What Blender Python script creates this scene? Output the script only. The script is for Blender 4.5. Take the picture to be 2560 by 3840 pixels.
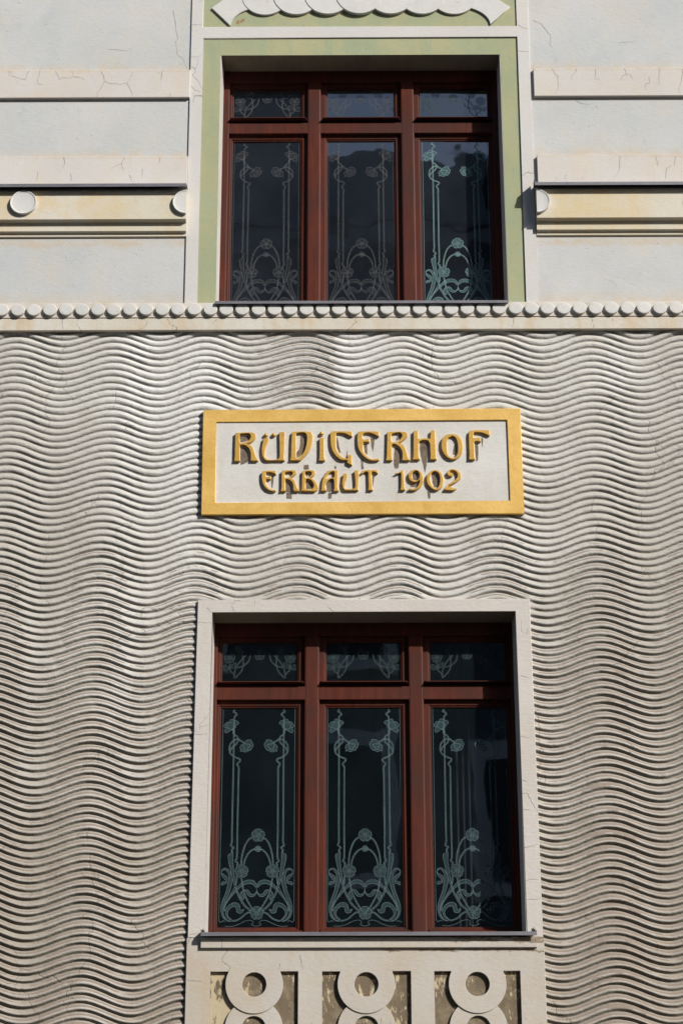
import bpy, bmesh, math, random
import numpy as np
from math import radians, sin, cos, pi, atan, sqrt
from mathutils import Vector, Matrix

for o in list(bpy.data.objects): bpy.data.objects.remove(o)
scene = bpy.context.scene
COL = scene.collection
random.seed(7)

# ------------------------------------------------------------ camera
cam_data = bpy.data.cameras.new("camera")
cam = bpy.data.objects.new("camera", cam_data)
COL.objects.link(cam)
cam_data.sensor_fit = 'HORIZONTAL'
cam_data.sensor_width = 24.0
cam_data.lens = 24.0 * 7985.92 / 2560
cam_data.clip_start = 0.1
cam_data.clip_end = 2000
cam.matrix_world = (Matrix.Translation((-.0925, -13.3, 1.6)) @ Matrix.Rotation(radians(.22546), 4, 'Z')
                    @ Matrix.Rotation(radians(90 + 22.06605), 4, 'X') @ Matrix.Rotation(radians(.08597*-1), 4, 'Z'))
scene.camera = cam

# ------------------------------------------------------------ sky and sun
SUN_DIR = Vector((-1.0, 1.0, -.80)).normalized()
world = bpy.data.worlds.new("World")
scene.world = world
world.use_nodes = True
wn = world.node_tree.nodes
wl = world.node_tree.links
bg = wn.get("Background") or wn.new("ShaderNodeBackground")
sky = wn.new("ShaderNodeTexSky")
sky.sky_type = 'NISHITA'
sky.sun_disc = False
sky.sun_elevation = radians(29.5)
sky.sun_rotation = radians(135)
wl.new(sky.outputs[0], bg.inputs[0])
bg.inputs[1].default_value = .11
sun_data = bpy.data.lights.new("sun", 'SUN')
sun_data.energy = 4.45
sun_data.angle = radians(.5)
sun_data.color = (1.0, .972, .925)
sun = bpy.data.objects.new("sun", sun_data)
sun.rotation_euler = SUN_DIR.to_track_quat('-Z', 'Y').to_euler()
sun.location = (20, -20, 20)
COL.objects.link(sun)
scene.view_settings.view_transform = 'Standard'
scene.view_settings.look = 'None'
scene.view_settings.gamma = 1
scene.view_settings.use_curve_mapping = False
scene.view_settings.exposure = .22

# ------------------------------------------------------------ traced outlines, metres on the wall
LETTERS=[["R",[[-0.8693,7.5715],[-0.8049,7.5751],[-0.756,7.5749],[-0.735,7.5653],[-0.7285,7.55],[-0.7345,7.5272],[-0.7516,7.5082],[-0.7723,7.4968],[-0.7931,7.4912],[-0.7686,7.4816],[-0.751,7.4663],[-0.7402,7.4416],[-0.7293,7.4074],[-0.7203,7.3809],[-0.7096,7.3639],[-0.7617,7.364],[-0.7609,7.3848],[-0.7625,7.4227],[-0.7716,7.4493],[-0.7858,7.4683],[-0.8034,7.4798],[-0.8243,7.4825],[-0.8364,7.4799],[-0.8362,7.423],[-0.8349,7.3851],[-0.8321,7.3616],[-0.8737,7.3618],[-0.8704,7.3928],[-0.8706,7.4458],[-0.8695,7.5219]],[[[-0.8395,7.5599],[-0.8309,7.5656],[-0.8083,7.5675],[-0.7804,7.5674],[-0.7681,7.5616],[-0.7633,7.5444],[-0.7693,7.5254],[-0.7864,7.5083],[-0.8106,7.4969],[-0.8332,7.4932],[-0.8386,7.5066]]]],["U",[[-0.676,7.5308],[-0.6405,7.5318],[-0.6421,7.5211],[-0.6505,7.4945],[-0.6589,7.4679],[-0.6637,7.4376],[-0.6651,7.411],[-0.6614,7.3883],[-0.6491,7.3731],[-0.6282,7.3712],[-0.5935,7.371],[-0.5728,7.3766],[-0.566,7.3917],[-0.5668,7.4828],[-0.5695,7.5762],[-0.5311,7.578],[-0.5317,7.5207],[-0.5317,7.4447],[-0.5347,7.3841],[-0.5293,7.3659],[-0.5935,7.3661],[-0.649,7.3648],[-0.6664,7.3732],[-0.6788,7.3921],[-0.6854,7.4187],[-0.6866,7.4642],[-0.6802,7.5022]],[]],["D",[[-0.4806,7.5797],[-0.4213,7.5814],[-0.376,7.5813],[-0.355,7.5755],[-0.3428,7.5602],[-0.3392,7.543],[-0.3425,7.5011],[-0.3528,7.4631],[-0.3683,7.429],[-0.3856,7.4063],[-0.4063,7.3836],[-0.4218,7.3667],[-0.4936,7.3658],[-0.4879,7.3915],[-0.4867,7.4635],[-0.4845,7.5396]],[[[-0.4544,7.5682],[-0.4213,7.5738],[-0.3969,7.5718],[-0.3846,7.5622],[-0.3793,7.5431],[-0.3808,7.5012],[-0.3893,7.4556],[-0.403,7.4215],[-0.4203,7.3988],[-0.441,7.3781],[-0.4514,7.3838],[-0.4526,7.4634]]]],["i",[[-0.2949,7.5314],[-0.2625,7.5343],[-0.2621,7.4628],[-0.2613,7.3983],[-0.2553,7.3635],[-0.2987,7.3636],[-0.2946,7.3908],[-0.2937,7.4629]],[]],["G",[[-0.2155,7.5788],[-0.1946,7.5826],[-0.0726,7.5802],[-0.0709,7.5421],[-0.0901,7.5498],[-0.1179,7.5651],[-0.1458,7.5709],[-0.1737,7.571],[-0.1807,7.5615],[-0.1824,7.5196],[-0.1825,7.4815],[-0.1773,7.4435],[-0.1634,7.4131],[-0.1426,7.3903],[-0.1218,7.3797],[-0.1027,7.3788],[-0.1009,7.4034],[-0.0724,7.4033],[-0.075,7.375],[-0.075,7.3523],[-0.0716,7.3289],[-0.0907,7.3372],[-0.108,7.3486],[-0.1027,7.3675],[-0.1322,7.3676],[-0.1565,7.3752],[-0.1808,7.398],[-0.2016,7.4284],[-0.2138,7.4626],[-0.219,7.5045],[-0.219,7.5578]],[]],["E",[[-0.0327,7.5763],[-0.0013,7.5808],[0.1103,7.5796],[0.1117,7.5414],[0.0961,7.5491],[0.0753,7.5606],[0.051,7.5703],[0.0196,7.5704],[0.0056,7.5647],[0.0003,7.5514],[0.0002,7.5247],[0.0123,7.5197],[0.0298,7.5227],[0.0465,7.5264],[0.0463,7.4997],[0.0331,7.5017],[0.0025,7.5018],[0.0023,7.4619],[0.0066,7.4277],[0.0221,7.4011],[0.0428,7.3821],[0.067,7.3726],[0.1122,7.3781],[0.1121,7.366],[0.0808,7.3624],[0.0531,7.3651],[0.0254,7.3784],[0.0013,7.4012],[-0.0194,7.4316],[-0.0314,7.462],[-0.0365,7.5],[-0.0363,7.5458]],[]],["R",[[0.1678,7.5756],[0.2079,7.5781],[0.2776,7.5771],[0.2985,7.5732],[0.307,7.5579],[0.3033,7.5408],[0.2874,7.5218],[0.2628,7.5028],[0.2401,7.4945],[0.2626,7.4857],[0.2833,7.4704],[0.295,7.4381],[0.3049,7.4002],[0.3116,7.3775],[0.3218,7.3642],[0.2663,7.3644],[0.2701,7.3889],[0.2688,7.4268],[0.2587,7.4534],[0.2416,7.4725],[0.2243,7.4839],[0.207,7.487],[0.1982,7.4802],[0.1976,7.4271],[0.1989,7.3854],[0.2022,7.3646],[0.1578,7.3647],[0.1626,7.3893],[0.165,7.4613],[0.1674,7.5374]],[[[0.1973,7.5621],[0.2252,7.5697],[0.2566,7.5696],[0.2687,7.56],[0.2703,7.5447],[0.2596,7.5257],[0.242,7.5067],[0.221,7.4984],[0.2001,7.4985],[0.195,7.5107]]]],["H",[[0.3476,7.5826],[0.3734,7.5856],[0.3789,7.5806],[0.3795,7.5253],[0.3933,7.5214],[0.4213,7.527],[0.4613,7.5239],[0.464,7.5822],[0.471,7.586],[0.4954,7.5852],[0.497,7.5173],[0.4981,7.4412],[0.4989,7.3882],[0.5037,7.37],[0.4569,7.3702],[0.4608,7.3959],[0.459,7.4489],[0.4582,7.4869],[0.4471,7.5098],[0.4211,7.5145],[0.3967,7.51],[0.3843,7.4967],[0.382,7.4606],[0.3817,7.3961],[0.3893,7.3696],[0.339,7.3698],[0.3442,7.3963],[0.3461,7.4797]],[]],["O",[[0.6117,7.558],[0.6412,7.553],[0.6651,7.5319],[0.68,7.4976],[0.6826,7.4596],[0.6747,7.4179],[0.6549,7.3877],[0.6269,7.3726],[0.5991,7.372],[0.5717,7.3879],[0.5514,7.4145],[0.5382,7.4487],[0.5365,7.4867],[0.543,7.5209],[0.5644,7.5475],[0.589,7.557]],[[[0.6114,7.5455],[0.6304,7.5359],[0.6437,7.5091],[0.6491,7.4711],[0.6471,7.4256],[0.6378,7.3991],[0.6184,7.3821],[0.6028,7.3822],[0.5857,7.3955],[0.5759,7.4258],[0.5742,7.4637],[0.5758,7.5056],[0.585,7.5322]]]],["F",[[0.7289,7.5813],[0.7849,7.588],[0.8667,7.5854],[0.8674,7.5465],[0.8467,7.5542],[0.8192,7.5676],[0.7914,7.5716],[0.7671,7.5728],[0.7582,7.5679],[0.7563,7.5583],[0.7556,7.5309],[0.7659,7.527],[0.7869,7.5296],[0.8051,7.5334],[0.8053,7.501],[0.7863,7.5049],[0.7653,7.503],[0.76,7.4973],[0.7603,7.4403],[0.7607,7.3873],[0.7644,7.3691],[0.7204,7.3693],[0.7245,7.395],[0.7247,7.4784],[0.7248,7.5546]],[]],["E",[[-0.68,7.2859],[-0.657,7.2899],[-0.5877,7.2878],[-0.588,7.2636],[-0.6077,7.2731],[-0.6309,7.2794],[-0.6511,7.2795],[-0.6574,7.2748],[-0.657,7.2466],[-0.6478,7.2435],[-0.6334,7.2466],[-0.6233,7.2496],[-0.6231,7.2262],[-0.6361,7.2294],[-0.6534,7.2294],[-0.6568,7.2247],[-0.6565,7.2029],[-0.6499,7.181],[-0.6353,7.1622],[-0.6179,7.1513],[-0.6064,7.1481],[-0.5886,7.1527],[-0.5885,7.1403],[-0.6121,7.1403],[-0.6351,7.1466],[-0.6525,7.1592],[-0.67,7.181],[-0.679,7.2061],[-0.6837,7.2342],[-0.6842,7.2749]],[]],["R",[[-0.5502,7.2886],[-0.5156,7.2932],[-0.4723,7.2924],[-0.455,7.2898],[-0.4506,7.2788],[-0.4548,7.2648],[-0.472,7.2491],[-0.4921,7.2351],[-0.4748,7.2273],[-0.4603,7.2116],[-0.4514,7.1866],[-0.4427,7.1616],[-0.4282,7.1397],[-0.4626,7.1392],[-0.4699,7.1492],[-0.4715,7.1804],[-0.4804,7.2054],[-0.4949,7.2211],[-0.5122,7.2274],[-0.5237,7.2274],[-0.5257,7.218],[-0.5262,7.1806],[-0.5245,7.1494],[-0.5187,7.1394],[-0.5552,7.1395],[-0.5505,7.1619],[-0.5502,7.2275]],[[[-0.5285,7.2775],[-0.504,7.2822],[-0.4838,7.283],[-0.4745,7.2758],[-0.4779,7.2617],[-0.4922,7.2461],[-0.5094,7.2361],[-0.5238,7.2362],[-0.5282,7.2431]]]],["B",[[-0.4103,7.2866],[-0.3771,7.2927],[-0.3396,7.292],[-0.3252,7.2847],[-0.3237,7.2706],[-0.3309,7.2549],[-0.3452,7.2425],[-0.3625,7.2331],[-0.3394,7.2268],[-0.3221,7.2111],[-0.3076,7.1892],[-0.3018,7.1674],[-0.3075,7.1487],[-0.3218,7.1394],[-0.3534,7.1389],[-0.4181,7.1413],[-0.4125,7.1615],[-0.412,7.227]],[[[-0.3915,7.2802],[-0.3713,7.2839],[-0.3511,7.2816],[-0.3453,7.2722],[-0.351,7.255],[-0.3654,7.2425],[-0.3798,7.2357],[-0.3884,7.2379],[-0.3919,7.2489]],[[-0.3869,7.2238],[-0.3711,7.2285],[-0.3538,7.2222],[-0.3393,7.2049],[-0.3306,7.1831],[-0.3334,7.1644],[-0.3478,7.1535],[-0.3707,7.1505],[-0.3851,7.1521],[-0.3881,7.1676]]]],["A",[[-0.2408,7.2876],[-0.212,7.2915],[-0.1687,7.2905],[-0.1702,7.2419],[-0.1702,7.195],[-0.1688,7.1607],[-0.1616,7.1395],[-0.1981,7.1396],[-0.1932,7.1608],[-0.1947,7.2107],[-0.199,7.2279],[-0.212,7.2295],[-0.2321,7.2186],[-0.2479,7.1984],[-0.2536,7.1797],[-0.2522,7.1579],[-0.2441,7.1407],[-0.2843,7.1408],[-0.278,7.1611],[-0.2767,7.1954],[-0.2695,7.2297],[-0.2581,7.2578],[-0.2437,7.2766]],[[[-0.1918,7.2811],[-0.2033,7.2834],[-0.2206,7.2765],[-0.2379,7.2578],[-0.248,7.2359],[-0.2436,7.2281],[-0.2206,7.2358],[-0.1947,7.2382],[-0.1918,7.2576]]]],["U",[[-0.1341,7.2621],[-0.1197,7.2668],[-0.1039,7.2652],[-0.1083,7.2354],[-0.117,7.2104],[-0.1213,7.1855],[-0.1228,7.1668],[-0.1171,7.1543],[-0.0998,7.1542],[-0.0653,7.1541],[-0.0538,7.1634],[-0.0509,7.179],[-0.0535,7.2415],[-0.0577,7.2885],[-0.0274,7.2916],[-0.0277,7.2102],[-0.0323,7.1602],[-0.0295,7.1447],[-0.0769,7.1442],[-0.1171,7.1443],[-0.1286,7.1512],[-0.1372,7.1699],[-0.14,7.198],[-0.1356,7.2324]],[]],["T",[[-0.0072,7.2836],[0.0072,7.2908],[0.101,7.2927],[0.1022,7.2676],[0.0879,7.2755],[0.0706,7.2818],[0.0605,7.2803],[0.0588,7.2411],[0.0614,7.1942],[0.064,7.1599],[0.0682,7.145],[0.0338,7.1451],[0.0382,7.1663],[0.0371,7.2256],[0.036,7.2725],[0.0303,7.282],[0.0129,7.2789],[0.0013,7.2679],[-0.0073,7.2633]],[]],["1",[[0.2185,7.2679],[0.2476,7.2766],[0.2607,7.2871],[0.2769,7.2923],[0.2779,7.2467],[0.2805,7.1942],[0.2833,7.1627],[0.2864,7.1459],[0.2526,7.1461],[0.2576,7.1663],[0.2591,7.2117],[0.2588,7.2643],[0.2573,7.2748],[0.2411,7.2661],[0.2184,7.2627]],[]],["9",[[0.3577,7.2938],[0.3802,7.2884],[0.3992,7.2673],[0.4085,7.2392],[0.408,7.2077],[0.3979,7.1798],[0.3815,7.1589],[0.3588,7.1468],[0.3394,7.1433],[0.3105,7.1445],[0.3139,7.1591],[0.3267,7.1538],[0.346,7.1538],[0.3655,7.1659],[0.3787,7.1868],[0.3855,7.2148],[0.3841,7.2253],[0.3726,7.2096],[0.3531,7.2027],[0.3338,7.2062],[0.3179,7.2185],[0.3101,7.2396],[0.3104,7.2641],[0.322,7.2816],[0.3383,7.2921]],[[[0.3576,7.2885],[0.3737,7.2832],[0.3831,7.2639],[0.3843,7.2428],[0.3744,7.2218],[0.3597,7.2114],[0.3436,7.2149],[0.3342,7.2325],[0.3329,7.2535],[0.3396,7.2745]]]],["0",[[0.49,7.2916],[0.5158,7.2845],[0.5347,7.2634],[0.5454,7.2318],[0.5431,7.1933],[0.5296,7.1619],[0.5068,7.1463],[0.481,7.1464],[0.4588,7.1621],[0.4399,7.1866],[0.4323,7.2181],[0.4361,7.2532],[0.4543,7.2777]],[[[0.4899,7.2828],[0.5091,7.2722],[0.5199,7.2494],[0.5225,7.2143],[0.5171,7.1829],[0.5038,7.1585],[0.4876,7.1544],[0.4749,7.1656],[0.4625,7.1936],[0.4572,7.2216],[0.4597,7.2531],[0.472,7.2758]]]],["2",[[0.6065,7.2989],[0.6322,7.2929],[0.6513,7.2805],[0.6637,7.2594],[0.6632,7.2349],[0.6499,7.2174],[0.6302,7.2035],[0.6042,7.1896],[0.5814,7.1792],[0.5716,7.1705],[0.5909,7.1687],[0.61,7.1581],[0.634,7.1539],[0.6193,7.1442],[0.6,7.1425],[0.5518,7.1451],[0.5552,7.1583],[0.5718,7.1792],[0.5881,7.1931],[0.6143,7.2105],[0.634,7.228],[0.6425,7.249],[0.6381,7.27],[0.6255,7.2841],[0.6063,7.2895],[0.59,7.2842],[0.5865,7.272],[0.5994,7.2719],[0.6105,7.2596],[0.607,7.2473],[0.5924,7.2456],[0.5781,7.2527],[0.5703,7.2667],[0.5738,7.2808],[0.587,7.293]],[]]]
DOTS=[[-0.6599,7.5574],[-0.6066,7.5591],[-0.28,7.5676]]
DRIPS=[[[-0.8388,7.5516],[-0.7812,7.5552],[-0.7774,7.5323],[-0.805,7.5133],[-0.8364,7.5096]],[[-0.8339,7.4677],[-0.8043,7.4676],[-0.7829,7.4333],[-0.7786,7.3802],[-0.7922,7.3575],[-0.8301,7.3425],[-0.8325,7.3804]],[[-0.4252,7.5616],[-0.3938,7.5539],[-0.3866,7.5195],[-0.3933,7.4624],[-0.4312,7.4018],[-0.4486,7.3942],[-0.4489,7.436],[-0.4333,7.4549],[-0.4266,7.5006]],[[-0.1774,7.5532],[-0.1686,7.5302],[-0.1634,7.4997],[-0.1565,7.4616],[-0.1496,7.4312],[-0.16,7.4274],[-0.1739,7.4655],[-0.1791,7.4997]],[[-0.1043,7.4538],[-0.1027,7.3931],[-0.1149,7.3931]],[[0.0088,7.4915],[0.0297,7.4876],[0.0328,7.4154],[0.0189,7.423],[0.0104,7.461]],[[0.0544,7.5409],[0.0823,7.5332],[0.0785,7.4912],[0.0694,7.4342],[0.061,7.4723]],[[0.243,7.5536],[0.2586,7.5498],[0.2532,7.5326],[0.2286,7.5174],[0.2324,7.5403]],[[0.2176,7.4679],[0.2418,7.4526],[0.2588,7.4146],[0.2549,7.3767],[0.2404,7.3254],[0.2161,7.3254],[0.2114,7.3769]],[[0.3922,7.5016],[0.4409,7.4976],[0.4418,7.4444],[0.4372,7.3761],[0.4274,7.3044],[0.4217,7.278],[0.4138,7.3248],[0.4007,7.3762],[0.3944,7.4142],[0.3881,7.4598]],[[-0.016,7.3928],[0.0065,7.3776],[0.0027,7.3261],[-0.0026,7.302],[-0.0093,7.3398]],[[0.6214,7.4742],[0.6357,7.4894],[0.6396,7.4285],[0.6288,7.4134],[0.6149,7.4134]],[[0.7663,7.4889],[0.7873,7.4927],[0.7875,7.4356],[0.7843,7.375],[0.7735,7.3599],[0.7678,7.4129]],[[0.8094,7.5422],[0.8213,7.5307],[0.8179,7.4659],[0.8133,7.4888]],[[-0.3981,7.3408],[-0.3692,7.3407],[-0.3647,7.3061],[-0.4022,7.3062]],[[-0.5214,7.2125],[-0.5041,7.2093],[-0.4865,7.1718],[-0.4863,7.1406],[-0.5208,7.1407]],[[-0.5165,7.1376],[-0.4834,7.1375],[-0.4802,7.0923],[-0.5146,7.0924]],[[-0.6199,7.2567],[-0.6055,7.2535],[-0.6077,7.1972],[-0.6146,7.166],[-0.6193,7.1972]],[[-0.3859,7.2183],[-0.3599,7.212],[-0.3397,7.19],[-0.3482,7.1651],[-0.3828,7.1621]],[[-0.3891,7.2842],[-0.3688,7.2716],[-0.3803,7.2496]],[[-0.2468,7.2116],[-0.2122,7.2209],[-0.2093,7.1584],[-0.2208,7.1366],[-0.2438,7.146]],[[-0.2323,7.1335],[-0.2093,7.1335],[-0.2121,7.0914],[-0.2337,7.0915]],[[-0.192,7.3307],[-0.1804,7.3275],[-0.179,7.3102],[-0.1905,7.315]],[[-0.0097,7.3458],[0.0047,7.3269],[0.0075,7.3112],[-0.0085,7.3049]],[[0.0649,7.2639],[0.0808,7.2575],[0.0702,7.1949],[0.0657,7.17]],[[0.3387,7.2778],[0.371,7.2741],[0.367,7.225],[0.3412,7.2286]],[[0.3214,7.1936],[0.3699,7.204],[0.3631,7.176],[0.3244,7.1761]],[[0.468,7.2738],[0.5097,7.2561],[0.5146,7.1755],[0.4823,7.1721],[0.4733,7.2106]],[[0.4368,7.1478],[0.456,7.1408],[0.4544,7.0867],[0.4423,7.092]],[[0.4125,7.3444],[0.4352,7.3444],[0.4228,7.281]],[[0.2133,7.3451],[0.2457,7.345],[0.2421,7.3133],[0.2194,7.3133]]]
STEMS=[[[-0.161,-0.0545],[-0.1721,-0.0692],[-0.1579,-0.0745],[-0.1458,-0.0882],[-0.158,-0.0977],[-0.1641,-0.1071],[-0.1641,-0.126],[-0.1644,-0.489],[-0.1658,-0.8698],[-0.1659,-0.9504],[-0.1728,-0.9644],[-0.1629,-0.9745],[-0.152,-0.9825],[-0.1649,-0.9985],[-0.163,-1.0106]],[[-0.0997,-0.2831],[-0.1058,-0.2726],[-0.1199,-0.2684],[-0.1259,-0.258],[-0.142,-0.2559],[-0.1662,-0.2662],[-0.1864,-0.2891],[-0.1924,-0.3203],[-0.1864,-0.3515],[-0.1643,-0.3723],[-0.1422,-0.3837],[-0.1211,-0.3931],[-0.1222,-0.4055],[-0.1403,-0.4261],[-0.1293,-0.4468],[-0.1294,-0.4891],[-0.1311,-0.8699],[-0.1314,-1.0526],[-0.1403,-1.0686],[-0.1256,-1.0826],[-0.1315,-1.1025]],[[-0.1864,-0.339],[-0.1784,-0.3162],[-0.1582,-0.2975],[-0.14,-0.2746],[-0.137,-0.2517],[-0.146,-0.235],[-0.1622,-0.2245],[-0.1682,-0.2119],[-0.1662,-0.2015],[-0.1763,-0.191]],[[-0.1297,-1.1682],[-0.1307,-1.1999],[-0.1357,-1.2217]],[[-0.0361,-0.9145],[-0.0559,-0.9285],[-0.0758,-0.9586],[-0.0918,-1.0067],[-0.0998,-1.0507],[-0.1019,-1.0906]],[[-0.0147,-0.9899],[-0.0364,-0.9989],[-0.0603,-1.0228],[-0.0781,-1.0588],[-0.0852,-1.0907]],[[-0.1002,-1.1786],[-0.0944,-1.2103],[-0.0896,-1.242],[-0.0808,-1.2776],[-0.0614,-1.321],[-0.0342,-1.3682],[-0.0148,-1.3957]],[[-0.1556,-1.4561],[-0.1322,-1.4542],[-0.1029,-1.4406],[-0.0735,-1.4152],[-0.0558,-1.4035],[-0.0382,-1.4006]]]
THIN=[[[-0.1416,-1.2379],[-0.1809,-1.3128],[-0.2044,-1.3521],[-0.2122,-1.3855],[-0.2063,-1.4247],[-0.1907,-1.4443]],[[-0.238,-0.05],[-0.2376,-0.4888],[-0.2396,-1.4344],[-0.2376,-1.4579],[-0.2278,-1.4637],[-0.2102,-1.455],[-0.2005,-1.4638]],[[-0.2005,-1.4892],[-0.1595,-1.4912],[-0.1127,-1.4777],[-0.0736,-1.4582],[-0.0346,-1.4525],[-0.019,-1.4662],[-0.0308,-1.4818],[0.0013,-1.4916]]]
LEAVES=[[[-0.1662,-0.1826],[-0.154,-0.1722],[-0.15,-0.1596],[-0.1358,-0.1513],[-0.1348,-0.1429],[-0.1499,-0.1292],[-0.1621,-0.1302],[-0.1782,-0.1197],[-0.1904,-0.1238],[-0.1965,-0.1406],[-0.2106,-0.1374],[-0.2228,-0.1511],[-0.2308,-0.1657],[-0.2227,-0.1783],[-0.2157,-0.1752],[-0.2227,-0.1909],[-0.2268,-0.2034],[-0.2156,-0.2139],[-0.2005,-0.2056],[-0.1803,-0.192],[-0.1742,-0.1952]],[[-0.1965,-0.1427],[-0.1742,-0.1428],[-0.1651,-0.1533],[-0.1672,-0.1764],[-0.1783,-0.1889],[-0.1965,-0.1847],[-0.2106,-0.172],[-0.2086,-0.1595]],[[-0.0997,-0.2831],[-0.0917,-0.2768],[-0.0856,-0.2664],[-0.0694,-0.2602],[-0.0473,-0.2624],[-0.0493,-0.2728],[-0.0363,-0.2874],[-0.0394,-0.304],[-0.0455,-0.3186],[-0.0576,-0.3331],[-0.0717,-0.3362],[-0.0898,-0.3444],[-0.1039,-0.3371],[-0.122,-0.3392],[-0.116,-0.3309],[-0.123,-0.3163],[-0.1179,-0.2997],[-0.1048,-0.2893]],[[-0.0977,-0.2852],[-0.0575,-0.2936],[-0.0595,-0.3061],[-0.0716,-0.3164],[-0.0717,-0.3268],[-0.0938,-0.3289],[-0.0958,-0.3164],[-0.1028,-0.2956]],[[-0.1629,-1.0026],[-0.1669,-1.0186],[-0.1847,-1.0265],[-0.1867,-1.0505],[-0.1768,-1.1004],[-0.1631,-1.1621],[-0.1474,-1.2177],[-0.1396,-1.2379],[-0.1318,-1.2696],[-0.1123,-1.3091],[-0.0928,-1.3445],[-0.0655,-1.3741],[-0.0402,-1.3937],[-0.0382,-1.3859],[-0.0616,-1.3662],[-0.0869,-1.3367],[-0.1064,-1.3032],[-0.124,-1.2617],[-0.1337,-1.2241],[-0.1435,-1.1785],[-0.1512,-1.1224],[-0.1571,-1.0606],[-0.157,-1.0146]],[[-0.23,-1.1401],[-0.2241,-1.1242],[-0.2044,-1.1163],[-0.1847,-1.1263],[-0.169,-1.1502],[-0.1592,-1.176],[-0.1582,-1.1983],[-0.1711,-1.2576],[-0.1868,-1.301],[-0.2044,-1.3403],[-0.2142,-1.3659],[-0.2161,-1.4051],[-0.2044,-1.4345],[-0.1868,-1.4502],[-0.1595,-1.46],[-0.1868,-1.456],[-0.2142,-1.4325],[-0.2269,-1.3953],[-0.2269,-1.3599],[-0.2142,-1.3167],[-0.1966,-1.2694],[-0.1867,-1.224],[-0.1808,-1.1685],[-0.1867,-1.1462],[-0.2044,-1.1262],[-0.2222,-1.1302]],[[-0.23,-1.1401],[-0.2261,-1.162],[-0.2103,-1.1819],[-0.1946,-1.1997],[-0.1907,-1.1898],[-0.1926,-1.172],[-0.2084,-1.16],[-0.2241,-1.1501]],[[-0.1946,-1.1997],[-0.2084,-1.2037],[-0.2221,-1.2056],[-0.229,-1.2175],[-0.2221,-1.2274],[-0.2182,-1.2215],[-0.2044,-1.2175],[-0.1926,-1.2097]],[[-0.2064,-1.3953],[-0.2083,-1.3757],[-0.1907,-1.3305],[-0.1593,-1.2813],[-0.1318,-1.2478],[-0.1022,-1.2143],[-0.0727,-1.1965],[-0.0432,-1.1926],[-0.0157,-1.2026],[0.0008,-1.2343],[-0.0061,-1.2422],[-0.0237,-1.2224],[-0.0472,-1.2164],[-0.0728,-1.2203],[-0.0984,-1.2341],[-0.1239,-1.2558],[-0.1515,-1.2873],[-0.1789,-1.3227],[-0.1985,-1.358],[-0.2024,-1.3914]],[[0.0007,-1.2462],[-0.0043,-1.2718],[-0.0181,-1.2856],[-0.0299,-1.2856],[-0.0416,-1.2796],[-0.0533,-1.2618],[-0.067,-1.2559],[-0.0867,-1.2608],[-0.0729,-1.2638],[-0.0651,-1.2756],[-0.0554,-1.2914],[-0.0358,-1.3013],[-0.0162,-1.2955],[-0.0004,-1.2718]],[[-0.0886,-1.2618],[-0.1024,-1.2756],[-0.1064,-1.2933],[-0.0947,-1.315],[-0.0918,-1.3219],[-0.0839,-1.317],[-0.0809,-1.3032],[-0.0926,-1.2854],[-0.0946,-1.2716]],[[-0.1575,-1.4541],[-0.181,-1.4404],[-0.1966,-1.411],[-0.1946,-1.3816],[-0.177,-1.3561],[-0.1515,-1.3405],[-0.1241,-1.3425],[-0.1085,-1.3582],[-0.1066,-1.3779],[-0.0988,-1.3887],[-0.0792,-1.3809],[-0.093,-1.4034],[-0.1086,-1.4073],[-0.1242,-1.3994],[-0.1281,-1.3798],[-0.134,-1.368],[-0.1477,-1.364],[-0.1711,-1.3777],[-0.1849,-1.4032],[-0.179,-1.4287],[-0.1595,-1.4463]]]
ROSES=[[[0.0046,-0.9005],0.0225],[[0.0041,-0.9899],0.011],[[-0.0991,-1.1354],0.0225],[[0.0018,-1.4066],0.0225]]
TSTEMS=[[[-0.2017,0.1794],[-0.1991,0.1317],[-0.1702,0.0985],[-0.1698,0.0737]],[[-0.0907,0.2391],[-0.117,0.2102],[-0.1535,0.1605],[-0.167,0.1191],[-0.1698,0.0737]],[[-0.0625,0.2515],[-0.0658,0.2307],[-0.0759,0.1934],[-0.1109,0.1603],[-0.1533,0.1481]],[[-0.1195,0.2601],[-0.1155,0.2309],[-0.1096,0.1894],[-0.1211,0.1272],[-0.1663,0.0737]]]
TLEAVES=[[[-0.2028,0.1421],[-0.2281,0.1691],[-0.2457,0.1609],[-0.2417,0.136],[-0.2239,0.1297]],[[-0.1976,0.1441],[-0.1891,0.1689],[-0.1574,0.1833],[-0.1641,0.1564],[-0.1851,0.142]]]
TROSES=[[[-0.2023,0.2168],0.036],[[-0.0019,0.2388],0.036],[[-0.1339,0.2727],0.03]]
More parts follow.
